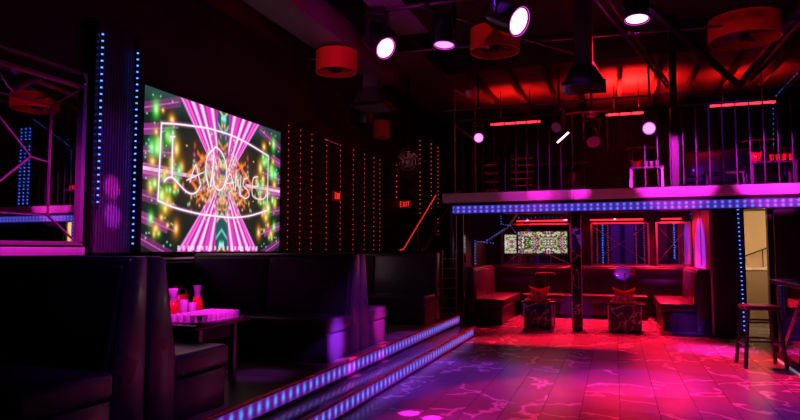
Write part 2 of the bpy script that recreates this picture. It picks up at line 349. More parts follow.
# ------------------------------------------------------------------ left wall: mirror, columns, LED screen
struct('trim_1', MB().box(WL, WL + .10, -3, 5.22, 1.44, 1.53), 'ledge', bevel=.01)
def led_strand(name, pts, sp, mname, r, label, cat='light strand', group=None, tape=True):
    out = []; P = [Vector(p) for p in pts]
    for a, b in zip(P[:-1], P[1:]):
        n = max(1, int((b - a).length / sp)); out += [a + (b - a) * (i / n) for i in range(n)]
    mb = MB(); hw = .006 if tape else .0025
    for a, b in zip(P[:-1], P[1:]): mb.beam(a, b, hw * 2, hw * 2)
    nt = len(mb.f); mb.dots(out, r); o = mb.build(name, 'black'); o.data.materials.append(M[mname])
    for k, pl_ in enumerate(o.data.polygons):
        if k >= nt: pl_.material_index = 1
    tag(o, label, cat, group)
    return o
def corrugated(name, x0, x1, z0, z1, y, label, n=18, rot=0, loc=None, m='corr'):
    """panel of vertical ribs, local X along the panel, facing -Y"""
    mb = MB(); L = x1 - x0; prof = []
    step_ = L / n
    for i in range(n):
        a = x0 + i * step_
        prof += [(a, 0.0), (a + step_ * .3, 0.0), (a + step_ * .4, -.03), (a + step_ * .9, -.03)]
    prof += [(x1, 0.0), (x1, .05), (x0, .05)]
    mb.prism(prof, z0, z1, 'Z'); o = mb.build(name, m); o.location = loc or (0, y, 0); o.rotation_euler = (0, 0, rot)
    return o
r = empty('corrugated_column', (WL + .06, 5.6, 0), R(90), 'tall ribbed metal column panel between the mirror and the video screen', 'column')
o = corrugated('ribbed_panel', -.30, .28, 1.47, 4.05, 0, None, 14, loc=(0, 0, 0)); o.parent = r
MB().box(-.34, -.30, -.06, .05, 1.47, 4.05).build('edge_trim', 'metal', r); MB().box(.28, .32, -.06, .05, 1.47, 4.05).build('edge_trim', 'metal', r)
led_strand('led_strip', [(WL + .15, 5.32, 3.9), (WL + .15, 5.32, 1.95)], .075, 'bluedot', .017, 'vertical blue LED strip on the mirror side of the ribbed column')
led_strand('led_strip', [(WL + .15, 5.86, 3.85), (WL + .15, 5.86, 1.5)], .075, 'bluedot', .017, 'vertical blue LED strip on the column edge beside the video screen')
led_strand('led_strip', [(WL + .14, 5.3, 3.35), (WL + .1, 5.15, 3.3), (WL + .1, 5.05, 3.55), (WL + .1, 5.0, 3.9)], .09, 'bluedot', .006, 'loose tangle of blue lights hanging by the top corner of the mirror')

mr = empty('wall_mirror', (WL + .05, 3.6, 1.47), 0, 'large framed wall mirror with pink lit frame left of the ribbed column', 'mirror')
ym0, ym1, zm0, zm1 = -2.4, 1.55, .1, 1.78
MB().box(0, .01, ym0, ym1, zm0, zm1).build('mirror_glass', 'mirror', mr)
M['pinktrim'] = mat('satin_frame', (.5, .3, .45), .4, .4)
f = MB()
for y0, y1, z0, z1 in ((ym0, ym1 + .0, zm1, zm1 + .03), (ym0, ym1 + .03, zm1 + .14, zm1 + .17), (ym0, ym1 + .03, zm0 - .02, zm0 + .02), (ym1 - .02, ym1 + .03, zm0, zm1 + .14)):
    f.box(.0, .05, y0, y1, z0, z1)
f.build('mirror_frame', 'pinktrim', mr)
g = MB(); x = .018
yi, zi0, zi1 = ym1 - .38, zm0 + .28, zm1 - .27
for a, b in (((-2.4, zi1), (yi, zi1)), ((-2.4, zi0), (yi, zi0)), ((yi, zi0), (yi, zi1)), ((yi, zi1), (ym1, zm1)), ((yi, zi0), (ym1, zm0)),
             ((.95, .95), (yi, .92)), ((.95, .95), (.3, zi1 + .05)), ((.95, .95), (.3, zi0))):
    g.beam((x, a[0], a[1]), (x, b[0], b[1]), .010, .012)
g.build('bevel_strips', 'pinktrim', mr)

# --- video screen picture, computed as LED pixel colours
def screen_field(W, Hh):
    u = (np.arange(W) + .5) / W; v = (np.arange(Hh) + .5) / Hh
    U, V = np.meshgrid(u, v); X = (U - .5) * 1.65; Y = V - .5
    col = np.zeros((Hh, W, 3)); 
    def mix(c, a):
        a = np.clip(a, 0, 1)[..., None]; nonlocal_col[0] = nonlocal_col[0] * (1 - a) + np.array(c) * a
    nonlocal_col = [col]
    ax = np.abs(X); ay = np.abs(Y)
    base = np.array([.008, .016, .014]); nonlocal_col[0] = col + base
    mix((.03, .075, .075), np.clip((ay - .36) * 8, 0, 1) * (ax > .3) * (Y > 0) * .8)
    # dark red / brown clutter near the centre
    mix((.16, .05, .03), np.exp(-(X / .34) ** 2 - (Y / .25) ** 2))
    rs = np.random.RandomState(3)
    # magenta bars on the far sides
    for k in range(7):
        yy = -.42 + .13 * k; sl = (.5 - .9 * abs(yy)) * .0 + yy * .35
        d = np.abs(Y - (yy - (ax - .82) * yy * .9)); mix((.42, .03, .33), (d < .035) * (ax > .48 + .1 * (k % 3)) * (.35 + .3 * (k % 2)))
        mix((.7, .2, .6), (d < .005) * (ax > .5) * .5)
    # horizon bar
    mix((.9, .55, .9), (ay < .012) * (ax > .3)); mix((.6, .1, .5), (ay < .03) * (ay > .014) * (ax > .45) * .8)
    # orange crossing beams
    for s1, c0 in ((.95, .0), (.7, .06)):
        d = np.abs(ay - s1 * (ax - .05) * .75 - c0 * .5 + (.0)); mix((.85, .16, .02), np.exp(-(d / .008) ** 2) * (ax < .30) * .8)
    d = np.abs(ay + ax * .75 - .30); mix((.95, .2, .03), np.exp(-(d / .014) ** 2) * (ax < .42))
    d = np.abs(ay + ax * .75 - .24); mix((.6, .1, .02), np.exp(-(d / .008) ** 2) * (ax < .45))
    # hourglass of rays
    half = .05 + .42 * np.clip(ay / .5, 0, 1) ** 1.05
    t = ax / half
    inside = (t < 1.02) & (ax > .035 + .02 * ay)
    fade = np.clip((ay - .03) / .10, 0, 1)
    mix((.75, .02, .50), inside * fade * .97)
    for tc_, wd, c in ((.30, .035, (1, .8, 1)), (.42, .03, (.8, .05, .6)), (.56, .04, (1, .85, 1)), (.66, .02, (.25, .01, .2)), (.76, .04, (1, .7, .95)), (.9, .03, (.9, .15, .7)), (.84, .015, (.2, .01, .18)), (.49, .018, (.3, .01, .25)), (1.0, .03, (.9, .3, .8)), (.22, .02, (.3, .02, .25))):
        mix(c, np.exp(-((t - tc_) / wd) ** 2) * fade * .95)
    # centre column
    cw = .06 + .03 * ay
    cc = (ax < cw); mix((.02, .09, .09), cc * 1.0)
    for k in range(9):
        y0 = -.46 + k * .115; d = np.abs(Y - y0 + ax * .9 * (1 if k < 5 else -1)); c = [(.9, .25, .03), (.15, .6, .5), (.75, .55, .35)][k % 3]
        mix(c, np.exp(-(d / .012) ** 2) * (ax < cw * .9))
    mix((.2, .9, .8), np.exp(-((ay - .45) / .02) ** 2) * (ax < .03))
    # small bright clutter in the middle, mirrored
    for k in range(360):
        x0 = abs(rs.normal(0, .16)); y0 = rs.normal(0, .13); a = rs.uniform(.004, .011); bb = a * rs.uniform(.5, 2.5)
        c = [(1, .35, .05), (.9, .8, .6), (.9, .1, .5), (.3, .8, .4), (.5, .12, .03), (1, .6, .2)][rs.randint(6)]
        mix(c, np.exp(-((ax - x0) / a) ** 2 - ((Y - y0) / bb) ** 2) * .8)
    # soft green / orange lamps on the sides, mirrored
    for k in range(48):
        x0 = rs.uniform(.33, .76); y0 = rs.uniform(-.4, .4)
        if x0 < .40 + .5 * abs(y0): x0 += .14
        a = rs.uniform(.010, .026); bb = a * rs.uniform(1, 1.8)
        c = [(.15, 1, .12), (1, .35, .02), (.5, 1, .15), (1, .5, .03), (.1, .8, .25)][rs.randint(5)]
        dx = ((ax - x0) / a) ** 2 + ((Y - y0) / bb) ** 2
        mix(tuple(q * .35 for q in c), np.exp(-dx / 4) * .4); mix(c, np.exp(-dx * .8) * .97); mix((.9, 1, .6), np.exp(-dx * 3) * .7)
    for k in range(40):
        x0 = rs.uniform(.5, .8); y0 = rs.uniform(-.48, .48); a = .006
        mix((.3, .9, .6), np.exp(-((ax - x0) / a) ** 2 - ((Y - y0) / a) ** 2) * .8)
    # little bars along the bottom
    mix((.8, .7, .8), (V < .04) * (V > .012) * (np.sin(U * 210) > .2) * (ax < .5) * .7)
    # neon lettering LA DANSE inside a bent flag outline (already in u, v)
    def stroke(pts, wd, c=(1, .95, 1), halo=True):
        px = [((p[0] - .5) * 1.65, p[1] - .5) for p in pts]; D = np.full(X.shape, 9.)
        for (x0, y0), (x1, y1) in zip(px[:-1], px[1:]):
            L2 = (x1 - x0) ** 2 + (y1 - y0) ** 2 + 1e-9
            tt = np.clip(((X - x0) * (x1 - x0) + (Y - y0) * (y1 - y0)) / L2, 0, 1)
            D = np.minimum(D, np.hypot(X - x0 - tt * (x1 - x0), Y - y0 - tt * (y1 - y0)))
        if halo: mix((.8, .3, .6), np.exp(-(D / (wd * 2.6)) ** 2) * .5)
        mix(c, np.clip(1.6 - D / wd, 0, 1))
    for pts, wd in NEON: stroke(smooth(pts), wd * .62)
    return nonlocal_col[0]
def smooth(pts):
    if len(pts) < 3: return pts
    P = [pts[0]] + list(pts) + [pts[-1]]; out = []
    for i in range(1, len(P) - 2):
        for k in range(5):
            t = k / 5; p0, p1, p2, p3 = P[i - 1], P[i], P[i + 1], P[i + 2]
            out.append(tuple(.5 * (2 * p1[j] + (p2[j] - p0[j]) * t + (2 * p0[j] - 5 * p1[j] + 4 * p2[j] - p3[j]) * t * t + (3 * p1[j] - p0[j] - 3 * p2[j] + p3[j]) * t ** 3) for j in (0, 1)))
    return out + [pts[-1]]
NEON = [([(0.101, 0.795), (0.092, 0.314)], 0.008), ([(0.101, 0.795), (0.189, 0.817), (0.321, 0.84), (0.408, 0.851), (0.563, 0.849), (0.715, 0.82), (0.882, 0.771)], 0.007), ([(0.882, 0.771), (0.877, 0.329)], 0.006), ([(0.092, 0.314), (0.185, 0.281), (0.333, 0.255), (0.42, 0.25), (0.575, 0.248), (0.724, 0.274), (0.877, 0.329)], 0.007), ([(0.152, 0.725), (0.178, 0.732)], 0.008), ([(0.166, 0.729), (0.168, 0.474)], 0.008), ([(0.124, 0.438), (0.143, 0.461), (0.169, 0.469), (0.205, 0.438), (0.254, 0.394), (0.296, 0.383), (0.329, 0.409), (0.346, 0.447)], 0.007), ([(0.277, 0.459), (0.293, 0.523), (0.312, 0.579), (0.331, 0.512), (0.346, 0.458)], 0.005), ([(0.257, 0.467), (0.302, 0.498), (0.362, 0.539)], 0.004), ([(0.432, 0.669), (0.43, 0.595), (0.42, 0.51), (0.414, 0.454)], 0.009), ([(0.403, 0.443), (0.381, 0.539), (0.388, 0.65), (0.431, 0.715), (0.451, 0.733), (0.496, 0.697), (0.527, 0.609), (0.525, 0.513), (0.495, 0.442), (0.457, 0.442), (0.433, 0.488), (0.44, 0.554)], 0.007), ([(0.515, 0.445), (0.556, 0.567), (0.591, 0.451)], 0.005), ([(0.53, 0.491), (0.59, 0.505)], 0.004), ([(0.6, 0.452), (0.602, 0.573)], 0.005), ([(0.602, 0.573), (0.641, 0.414)], 0.005), ([(0.641, 0.414), (0.642, 0.565)], 0.005), ([(0.697, 0.559), (0.669, 0.542), (0.663, 0.497), (0.699, 0.466), (0.713, 0.428), (0.682, 0.4), (0.653, 0.416)], 0.005), ([(0.788, 0.585), (0.749, 0.568), (0.739, 0.499), (0.744, 0.432), (0.796, 0.41), (0.846, 0.421), (0.868, 0.457)], 0.005), ([(0.743, 0.497), (0.785, 0.512)], 0.004)]
def pixel_panel(name, W, Hh, colors, corner, du, dv, strength, parent=None):
    """grid of W x Hh colour cells; corner + u*du + v*dv"""
    c0 = np.array(corner, float); du = np.array(du, float); dv = np.array(dv, float)
    uu, vv = np.meshgrid(np.linspace(0, 1, W), np.linspace(0, 1, Hh))
    P = c0 + uu[..., None] * du + vv[..., None] * dv
    me = bpy.data.meshes.new(name)
    idx = np.arange(W * Hh).reshape(Hh, W)
    q = np.stack([idx[:-1, :-1], idx[:-1, 1:], idx[1:, 1:], idx[1:, :-1]], -1).reshape(-1, 4)
    me.from_pydata(P.reshape(-1, 3).tolist(), [], q.tolist())
    at = me.color_attributes.new('pixel', 'FLOAT_COLOR', 'POINT')
    at.data.foreach_set('color', np.concatenate([colors.reshape(-1, 3), np.ones((W * Hh, 1))], 1).astype(np.float32).ravel())
    m = mat('glowing_pixels', (0.005, 0.005, 0.005), 0.8, spec=0.05); n, l, b = nodes(m)
    a = n.new('ShaderNodeAttribute'); a.attribute_name = 'pixel'; l.new(a.outputs['Color'], b.inputs['Emission Color'])
    b.inputs['Emission Strength'].default_value = strength; m.cycles.emission_sampling = 'NONE'
    me.materials.append(m); o = bpy.data.objects.new(name, me); C.objects.link(o); o.parent = parent
    return o
sc = empty('video_screen', (WL + .14, 5.97, 1.48), 0, 'large wall video screen with magenta rays and neon lettering above the booths', 'screen')
SW, SH = 3.25, 2.02
fld = screen_field(420, 252)
pixel_panel('screen_picture', 420, 252, fld, (.012, 0, 0), (0, SW, 0), (0, 0, SH), 1.1, sc)
MB().box(-.13, .005, -.02, SW + .02, -.03, SH + .02).build('screen_case', 'black', sc)
MB().box(.0, .03, -.045, 0, -.03, SH + .03).box(.0, .03, SW, SW + .05, -.03, SH + .03).box(0, .03, -.045, SW + .05, SH, SH + .035).box(0, .03, -.045, SW + .05, -.03, 0).build('bezel', 'metal', sc)

# strings of tiny red lights hung down the left wall
sp = [9.70, 10.15, 10.6, 11.25, 11.92, 12.6, 13.25, 13.85, 14.25]
pl = ['nearest the screen', 'second from the screen', 'third from the screen', 'fourth from the screen, left of exit sign', 'fifth from the screen, right of exit sign', 'sixth from the screen', 'seventh from the screen', 'eighth from the screen', 'last before the fan']
for y, q in zip(sp, pl):
    led_strand('red_light_string', [(WL + .04, y, 3.72), (WL + .04, y, 1.4)], .11, 'redleddot', .011, 'red light string on the left wall, ' + q, 'string lights', 'red light strings on the left wall', tape=False)
led_strand('red_light_string', [(WL + .01, 11.25, 3.73), (WL + .01, 11.92, 3.73)], .085, 'redleddot', .009, 'short level run of red lights joining two hanging strings above the exit sign', 'string lights', None, tape=False)
for y, z0, z1, q in [(15.5, 2.9, 3.9, 'beside the round fan'), (17.6, 2.6, 4.9, 'just right of the fan'), (18.8, 2.4, 5.0, 'second right of the fan'), (19.6, 2.0, 5.0, 'in the far corner nearest the mezzanine')]:
    led_strand('red_light_string', [(WL + .04, y, z0), (WL + .04, y, z1)], .13, 'redleddot', .016, 'string of red lights hanging on the left wall ' + q, 'string lights', 'red light strings beyond the fan', tape=False)

def exit_sign(loc, rz, w, h, label, fs):
    r = empty('exit_sign', loc, rz, label, 'sign')
    MB().box(-w / 2, w / 2, 0, .05, 0, h).build('sign_box', 'exitbox', r, bevel=.005)
    lt = {'E': [((0, 0), (0, 1)), ((0, 0), (.6, 0)), ((0, .5), (.5, .5)), ((0, 1), (.6, 1))], 'X': [((0, 0), (.65, 1)), ((0, 1), (.65, 0))], 'I': [((.1, 0), (.1, 1))], 'T': [((.3, 0), (.3, 1)), ((0, 1), (.65, 1))]}
    x = -w * .40
    for ch, adv in (('E', .85), ('X', .9), ('I', .42), ('T', .7)):
        mb = MB()
        for a, b in lt[ch]: mb.beam((x + a[0] * fs * .72, -.004, h / 2 + (a[1] - .5) * fs), (x + b[0] * fs * .72, -.004, h / 2 + (b[1] - .5) * fs), fs * .14, fs * .14)
        mb.build('letter', 'exit', r); x += adv * fs * .72
exit_sign((-5.36, 15.9, 2.64), 0, .34, .2, 'red lit exit sign by the foot of the staircase, below the fan', .13)
MB().box(-5.4, -5.32, 15.93, YB, 2.72, 2.76).build('sign_arm', 'black', bpy.data.objects['exit_sign'])
bpy.data.objects['sign_arm'].matrix_parent_inverse = Matrix.Translation((-5.36, 15.9, 2.64)).inverted()
exit_sign((WL + .06, 11.75, 2.52), R(90), .36, .2, 'dim red exit sign on the left wall between light strings', .12)

# ------------------------------------------------------------------ booth benches
def bench(L, z_seat=.44, z_back=1.10, depth=.58, th=.27, tt=.16, label='', cat='bench', loc=(0, 0, 0), rz=0, panels=1, seat_ends=(0, 0), back_ends=(0, 0)):
    """local X = length 0..L, seat faces -Y, back's rear plane at y=0"""
    r = empty('booth_bench', loc, rz, label, cat)
    b0, b1 = back_ends; s0, s1 = seat_ends
    MB().prism([(0, 0), (-th, 0), (-th, z_seat), (-tt - .01, z_back - .02), (-tt + .03, z_back), (0, z_back)], b0, L - b1, 'X').build('backrest_shell', 'leather', r, bevel=.018)
    n = panels; wdt = (L - b0 - b1 - .06) / n
    k = (th - tt) / (z_back - z_seat)
    for i in range(n):
        x0 = b0 + .03 + i * wdt
        MB().prism([(-th - .03, z_seat - .02), (-th + .02, z_seat - .02), (-tt + .02, z_back - .05), (-tt - .03, z_back - .05)], x0 + .006, x0 + wdt - .006, 'X').build('backrest_pad', 'leather', r, bevel=.02, seg=3)
    MB().prism([(-th + .02, z_seat - .16), (-th - depth - .02, z_seat - .16), (-th - depth - .02, z_seat), (-th + .02, z_seat + .0)], s0, L - s1, 'X').build('seat_cushion', 'leather', r, bevel=.035, seg=4)
    MB().prism([(-th, 0.0), (-th - depth + .02, 0.0), (-th - depth + .02, z_seat - .165), (-th, z_seat - .165)], s0 + .01, L - s1 - .01, 'X').build('bench_base', 'leather', r, bevel=.008)
    MB().tube([(s0 + .01, -th - depth - .022, z_seat - .158), (L - s1 - .01, -th - depth - .022, z_seat - .158)], .007).build('piping', 'piping', r)
    return r
PZ = .36
bench(2.14, loc=(-4.89, 3.155, PZ), label='nearest booth bench, its tall black back filling the lower left foreground')
bench(2.14, loc=(-2.75, 3.165, PZ), rz=PI, label='black bench backing onto the foreground one, seat facing the cup table', tt=.14)
bench(3.36, loc=(-5.43, 3.18, PZ), rz=R(90), label='long black bench along the left wall under the video screen', panels=3, th=.48, tt=.48, z_back=1.05, seat_ends=(.9, .9), depth=.42)
bench(2.14, loc=(-4.89, 6.555, PZ), label='long black booth bench facing the camera behind the cup table', panels=2)
bench(2.14, loc=(-2.75, 6.565, PZ), rz=PI, label='black bench back to back with the long one, purple lit seat end', tt=.14)
bench(3.34, loc=(-5.43, 6.59, PZ), rz=R(90), label='black bench along the left wall beyond the video screen', panels=3, th=.48, tt=.48, z_back=1.05, seat_ends=(.9, .9), depth=.42)
bench(2.14, loc=(-4.89, 9.95, PZ), label='farthest booth bench on the platform, near the mezzanine stairs', panels=2)
# lower lounge under the mezzanine
LB = dict(z_seat=.50, z_back=1.14, th=.24, tt=.20)
bench(4.5, loc=(-2.95, 15.25, 0), label='long red lit bench along the back wall under the mezzanine', panels=4, seat_ends=(.9, .9), **LB)
bench(2.3, loc=(-2.98, 12.6, 0), rz=R(90), label='left wing bench under the mezzanine with red lit seat and angled back', panels=2, seat_ends=(0, .0), **LB)
bench(2.3, loc=(1.62, 14.9, 0), rz=R(-90), label='right wing bench under the mezzanine with red seat and purple front', panels=2, seat_ends=(0, .0), **LB)

# ------------------------------------------------------------------ tables and what stands on them
def marble_table(loc, w, d, h, label):
    r = empty('lounge_table', loc, 0, label, 'table')
    MB().box(-w / 2, w / 2, 0, d, .02, h - .05).build('table_base', 'bmarble', r)
    t = MB()
    for x in (-w / 2 - .012, w / 2 - .006):
        for y in (-.012, d - .006): t.box(x, x + .018, y, y + .018, 0, h - .05)
    t.build('corner_trim', 'trim', r)
    MB().box(-w / 2 - .06, w / 2 + .06, -.06, d + .06, h - .05, h).build('tabletop', 'bmarble', r, bevel=.006)
marble_table((-1.42, 12.15, 0), .52, .55, .52, 'black marble cube table on the left under the mezzanine')
marble_table((.14, 12.1, 0), .56, .55, .52, 'black marble cube table on the right under the mezzanine')
def tumbler_mb(r, h):
    return MB().lathe([(r * .8, 0), (r, h), (r - .004, h), (r * .8 - .004, .008)], seg=12, cap=False)
def put(src, loc, label=None, group=None, rz=0):
    c = copy_tree(src); c.location = loc; c.rotation_euler = (0, 0, rz)
    if label: c['label'] = label
    if group: c['group'] = group
    return c
def tray(loc, w, d, label, m='redpl', nm='serving_tray'):
    o = MB().box(-w / 2, w / 2, -d / 2, d / 2, 0, .012).box(-w / 2, w / 2, -d / 2, -d / 2 + .012, 0, .03).box(-w / 2, w / 2, d / 2 - .012, d / 2, 0, .03).box(-w / 2, -w / 2 + .012, -d / 2, d / 2, 0, .03).box(w / 2 - .012, w / 2, -d / 2, d / 2, 0, .03).build(nm, m)
    o.location = loc; return tag(o, label, 'tray')
def wavy_bucket(loc, w, d, h, label, m='redpl'):
    """ice bucket whose rim sweeps up into a point at either end"""
    N = 40; vs = []; fs = []
    for ring, (sc_, inn) in enumerate(((.72, 0), (1, 0), (.97, 0), (.70, 1))):
        for k in range(N):
            a = 2 * PI * k / N; x = math.cos(a); y = math.sin(a)
            z = h * (.76 + .24 * abs(x) ** 2.2) if ring in (1, 2) else (0 if ring == 0 else .012)
            fl = sc_ * (1 + .12 * abs(x) ** 3 * (ring in (1, 2)))
            vs.append((x * w / 2 * fl, y * d / 2 * sc_, z))
    for q in range(3):
        for k in range(N): k2 = (k + 1) % N; fs.append((q * N + k, q * N + k2, (q + 1) * N + k2, (q + 1) * N + k))
    fs.append(tuple(range(N))[::-1]); fs.append(tuple(3 * N + k for k in range(N)))
    o = MB().add(vs, fs).build('ice_bucket', m, smooth=True); o.location = loc
    return tag(o, label, 'bucket')
def curved_stand(loc, h, w, label):
    r = empty('table_stand', loc, 0, label, 'stand')
    MB().lathe([(.05, 0), (.05, .008), (.012, .016), (.008, .03)], seg=16).build('stand_foot', 'chrome', r)
    MB().tube([(0, 0, .01), (0, 0, h)], .007).build('stem', 'rail', r)
    N = 14; up = []; 
    for k in range(N + 1):
        x = -w / 2 + w * k / N; t = x / (w / 2); z = h + .02 - .012 * t * t - (.018 * max(0, abs(t) - .8) / .2)
        up.append((x, z))
    prof = up + [(x, z - .014) for x, z in reversed(up)]
    MB().prism(prof, -.035, .035, 'Y').build('curved_board', 'redpl', r, bevel=.004)
for (tx, ty, side) in ((-1.42, 12.15, 'left'), (.14, 12.1, 'right')):
    tray((tx - .02, ty + .2, .52), .46, .36, 'red tray on the %s cube table under the mezzanine' % side)
    wavy_bucket((tx - .0, ty + .28, .532), .36, .22, .27, 'red ice bucket with pointed rim on the %s cube table' % side)
    curved_stand((tx + (.1 if side == 'left' else .02), ty + .48, .52), .52, .40, 'thin stand with a curved red board on the %s cube table' % side)
    g0 = tumbler_mb(.026, .09).build('shot_glass', 'gfrost', smooth=True); g0.location = (tx - .19, ty + .08, .532)
    lb = 'small clear glass in the front row on the %s cube table tray' % side; gp = 'shot glasses on the %s cube table' % side
    tag(g0, lb, 'glass', gp)
    for i in range(1, 6): put(g0, (tx - .19 + i * .068, ty + .08, .532), lb, gp)
    c0 = tumbler_mb(.034, .16).build('tall_glass', 'gfrost', smooth=True); c0.location = (tx - .08, ty + .15, .532)
    tag(c0, 'tall glass left of its pair before the red bucket, %s cube table' % side, 'glass')
    put(c0, (tx + .06, ty + .15, .532), 'tall glass right of its pair before the red bucket, %s cube table' % side)

# platform cup table between the first two booths
tb = empty('cocktail_table', (-3.51, 4.44, PZ), 0, 'dark low table on the platform crowded with purple lit glasses', 'table')
MB().box(-.43, .43, -.39, .39, .51, .55).build('tabletop', 'barwood', tb, bevel=.008)
MB().box(-.36, .36, -.25, .25, .40, .51).build('apron', 'black', tb)
for x in (-.35, .35):
    for y in (-.24, .24): MB().box(x - .025, x + .025, y - .025, y + .025, 0, .51).build('leg', 'rail', tb, bevel=.004)
TZ = PZ + .55
ctr = MB().box(-.17, .17, -.29, .29, 0, .012).build('glass_rack', 'gfrost'); ctr.location = (-3.28, 4.46, TZ)
tag(ctr, 'shallow clear tray holding many short glasses on the cup table', 'tray')
g1 = MB().lathe([(.020, 0), (.026, .055), (.022, .055), (.017, .01)], seg=12, cap=False).build('short_glass', 'gfrost', smooth=True)
first = True
for i in range(5):
    for j in range(9):
        p = (-3.28 - .128 + i * .064, 4.46 - .256 + j * .064, TZ + .012); lb = 'short glass standing upside or upright in the crowded tray on the cup table'
        lb = 'short purple lit glass among the rows in the clear tray'; 
        if first: g1.location = p; tag(g1, lb, 'glass', 'short glasses in the cup table tray'); first = False
        else: put(g1, p)
def carafe(loc, label):
    r = empty('carafe', loc, 0, label, 'carafe')
    MB().lathe([(.031, .165), (.026, .2), (.04, .27), (.037, .27), (.023, .2), (.028, .165)], seg=20, cap=False).build('carafe_neck', 'gfrost', r, smooth=True)
    MB().lathe([(.046, .0), (.053, .03), (.051, .10), (.031, .165), (.001, .166)], seg=20).build('filled_body', 'juice', r, smooth=True)
carafe((-3.49, 4.30, TZ), 'glass carafe of red drink nearest the bench end on the cup table')
carafe((-3.60, 4.76, TZ), 'glass carafe of red drink farther back on the cup table')
bk = empty('drink_bucket', (-3.78, 4.72, TZ), 0, 'red plastic bucket with looped handle behind the carafes', 'bucket')
MB().lathe([(.075, 0), (.10, .19), (.094, .19), (.07, .01)], seg=24, cap=False).lathe([(.074, .0), (.074, .01)], seg=24).build('bucket_body', 'redpl', bk, smooth=True)
MB().tube([(.098 * math.cos(a), 0, .19 + .07 * math.sin(a)) for a in [PI * k / 12 for k in range(13)]], .008).build('handle', 'redpl', bk)
for p, q in (((-3.54, 4.50, TZ), 'taller of two frosted cups beside the near carafe'), ((-3.53, 4.60, TZ), 'shorter of two frosted cups beside the glass tray')):
    k = 1 if 'taller' in q else .8
    o = tumbler_mb(.036, .16 * k).build('frosted_cup', 'gfrost', smooth=True); o.location = p; tag(o, q, 'cup')

# ------------------------------------------------------------------ mezzanine
MZ = 2.60
struct('mezzanine', MB().box(-3.15, WR, 12.1, YB, 2.36, MZ), 'black')
struct('trim_2', MB().box(-3.24, WR, 11.93, 12.12, 2.44, 2.62).box(-3.24, -3.1, 12.12, YB, 2.44, 2.62), 'ledge', bevel=.006)
fl = empty('fascia_light', (0, 12.0, 2.225), 0, 'long blue and purple LED light band along the mezzanine front edge', 'light')
MB().box(-3.04, WR - .1, -.0, .1, 0, .15).build('light_panel', 'mezzglow', fl)
MB().box(-3.06, WR - .1, -.012, .1, .15, .17).box(-3.06, WR - .1, -.012, .1, -.02, 0).build('panel_frame', 'metal', fl)
led_strand('led_strip', [(-2.9, 11.96, 2.415), (WR - .1, 11.96, 2.415)], .115, 'bluedot', .007, 'thin line of blue LEDs in the gap under the pink mezzanine ledge')
# railing
rl = empty('mezzanine_railing', (0, 12.2, MZ), 0, 'tall dark railing of thin vertical bars along the mezzanine edge', 'railing')
bar0 = MB().box(-.01, .01, -.01, .01, .02, 1.5).build('baluster', 'railb', rl)
xs = [-3.1 + .215 * i for i in range(1, 36)]
bar0.location = (xs[0], 0, 0)
for x in xs[1:]:
    c = bar0.copy(); C.objects.link(c); c.location = (x, 0, 0)
MB().box(-3.13, WR - .1, -.02, .02, 1.5, 1.54).build('top_rail', 'railb', rl)
MB().box(-3.13, WR - .1, -.015, .015, .02, .05).build('bottom_rail', 'railb', rl)
# support posts
def post(name, x0, x1, y0, y1, z0, z1, m, label, trim=True):
    r = empty(name, ((x0 + x1) / 2, (y0 + y1) / 2, z0), 0, label, 'post')
    a, b = (x1 - x0) / 2, (y1 - y0) / 2
    MB().box(-a, a, -b, b, 0, z1 - z0).build('post_core', m, r)
    if trim:
        t = MB()
        for x in (-a, a):
            t.box(x - .008, x + .008, -b - .008, -b + .008, 0, z1 - z0)
        t.build('edge_trim', 'trim', r)
post('support_post', -.78, -.60, 12.1, 12.3, 0, 2.203, 'bmarble', 'black marble post with metal edges between the two cube tables')
post('support_post', -2.98, -2.84, 12.05, 12.25, 0, 2.203, 'mdark', 'mirror faced post with pink edges at the left end of the mezzanine')
post('support_post', -3.12, -3.06, 12.05, 12.15, 0, 2.36, 'metal', 'thin metal post beside the ladder frame at the mezzanine corner', False)
post('roof_column', 1.02, 1.14, 12.35, 12.5, MZ, ZC, 'metal', 'dark steel column rising through the mezzanine railing to the ceiling', False)
lf = empty('ladder_frame', (-2.90, 11.15, 0), 0, 'narrow ladder like metal frame with rungs beside the farthest bench', 'frame')
MB().box(-.14, -.12, 0, .02, 0, 1.5).box(.12, .14, 0, .02, 0, 1.5).build('side_rails', 'trim', lf)
for i in range(7): MB().box(-.12, .12, .002, .018, .25 + i * .18, .265 + i * .18).build('rung', 'trim', lf)

# walls of the lower lounge
struct('wall_back', MB().box(-3.1, 1.85, 15.27, 15.4, 0, 2.36), 'black')
struct('wall_left', MB().box(-3.15, -3.02, 12.55, 15.3, 0, 2.36), 'black')
M['sidewall'] = mat('lounge_side_wall', (.5, .42, .48), .5)
struct('wall_right', MB().box(1.64, 1.72, 12.35, 15.27, 0, 2.36), 'sidewall')
struct('wall_back', MB().box(1.64, 2.14, 12.2, 12.35, 0, 2.36).box(2.5, WR, 12.2, 12.35, 0, 2.36), 'black')
o = corrugated('ribbed_pillar', 0, .44, 0, 2.22, 0, None, 12, loc=(1.68, 12.14, 0), m='corrb'); tag(o, 'black ribbed pillar between the lounge and the lit corridor doorway', 'pillar')
led_strand('led_strip', [(2.03, 12.08, 2.2), (2.07, 12.08, .05)], .075, 'bluedot', .015, 'vertical blue LED strip on the ribbed pillar beside the corridor doorway')
MB_ = MB().box(1.60, 1.635, 12.3, 12.34, 0, 2.36); tag(MB_.build('corner_edge_trim', 'trim'), 'pink lit metal edge where the lounge side wall ends', 'trim')

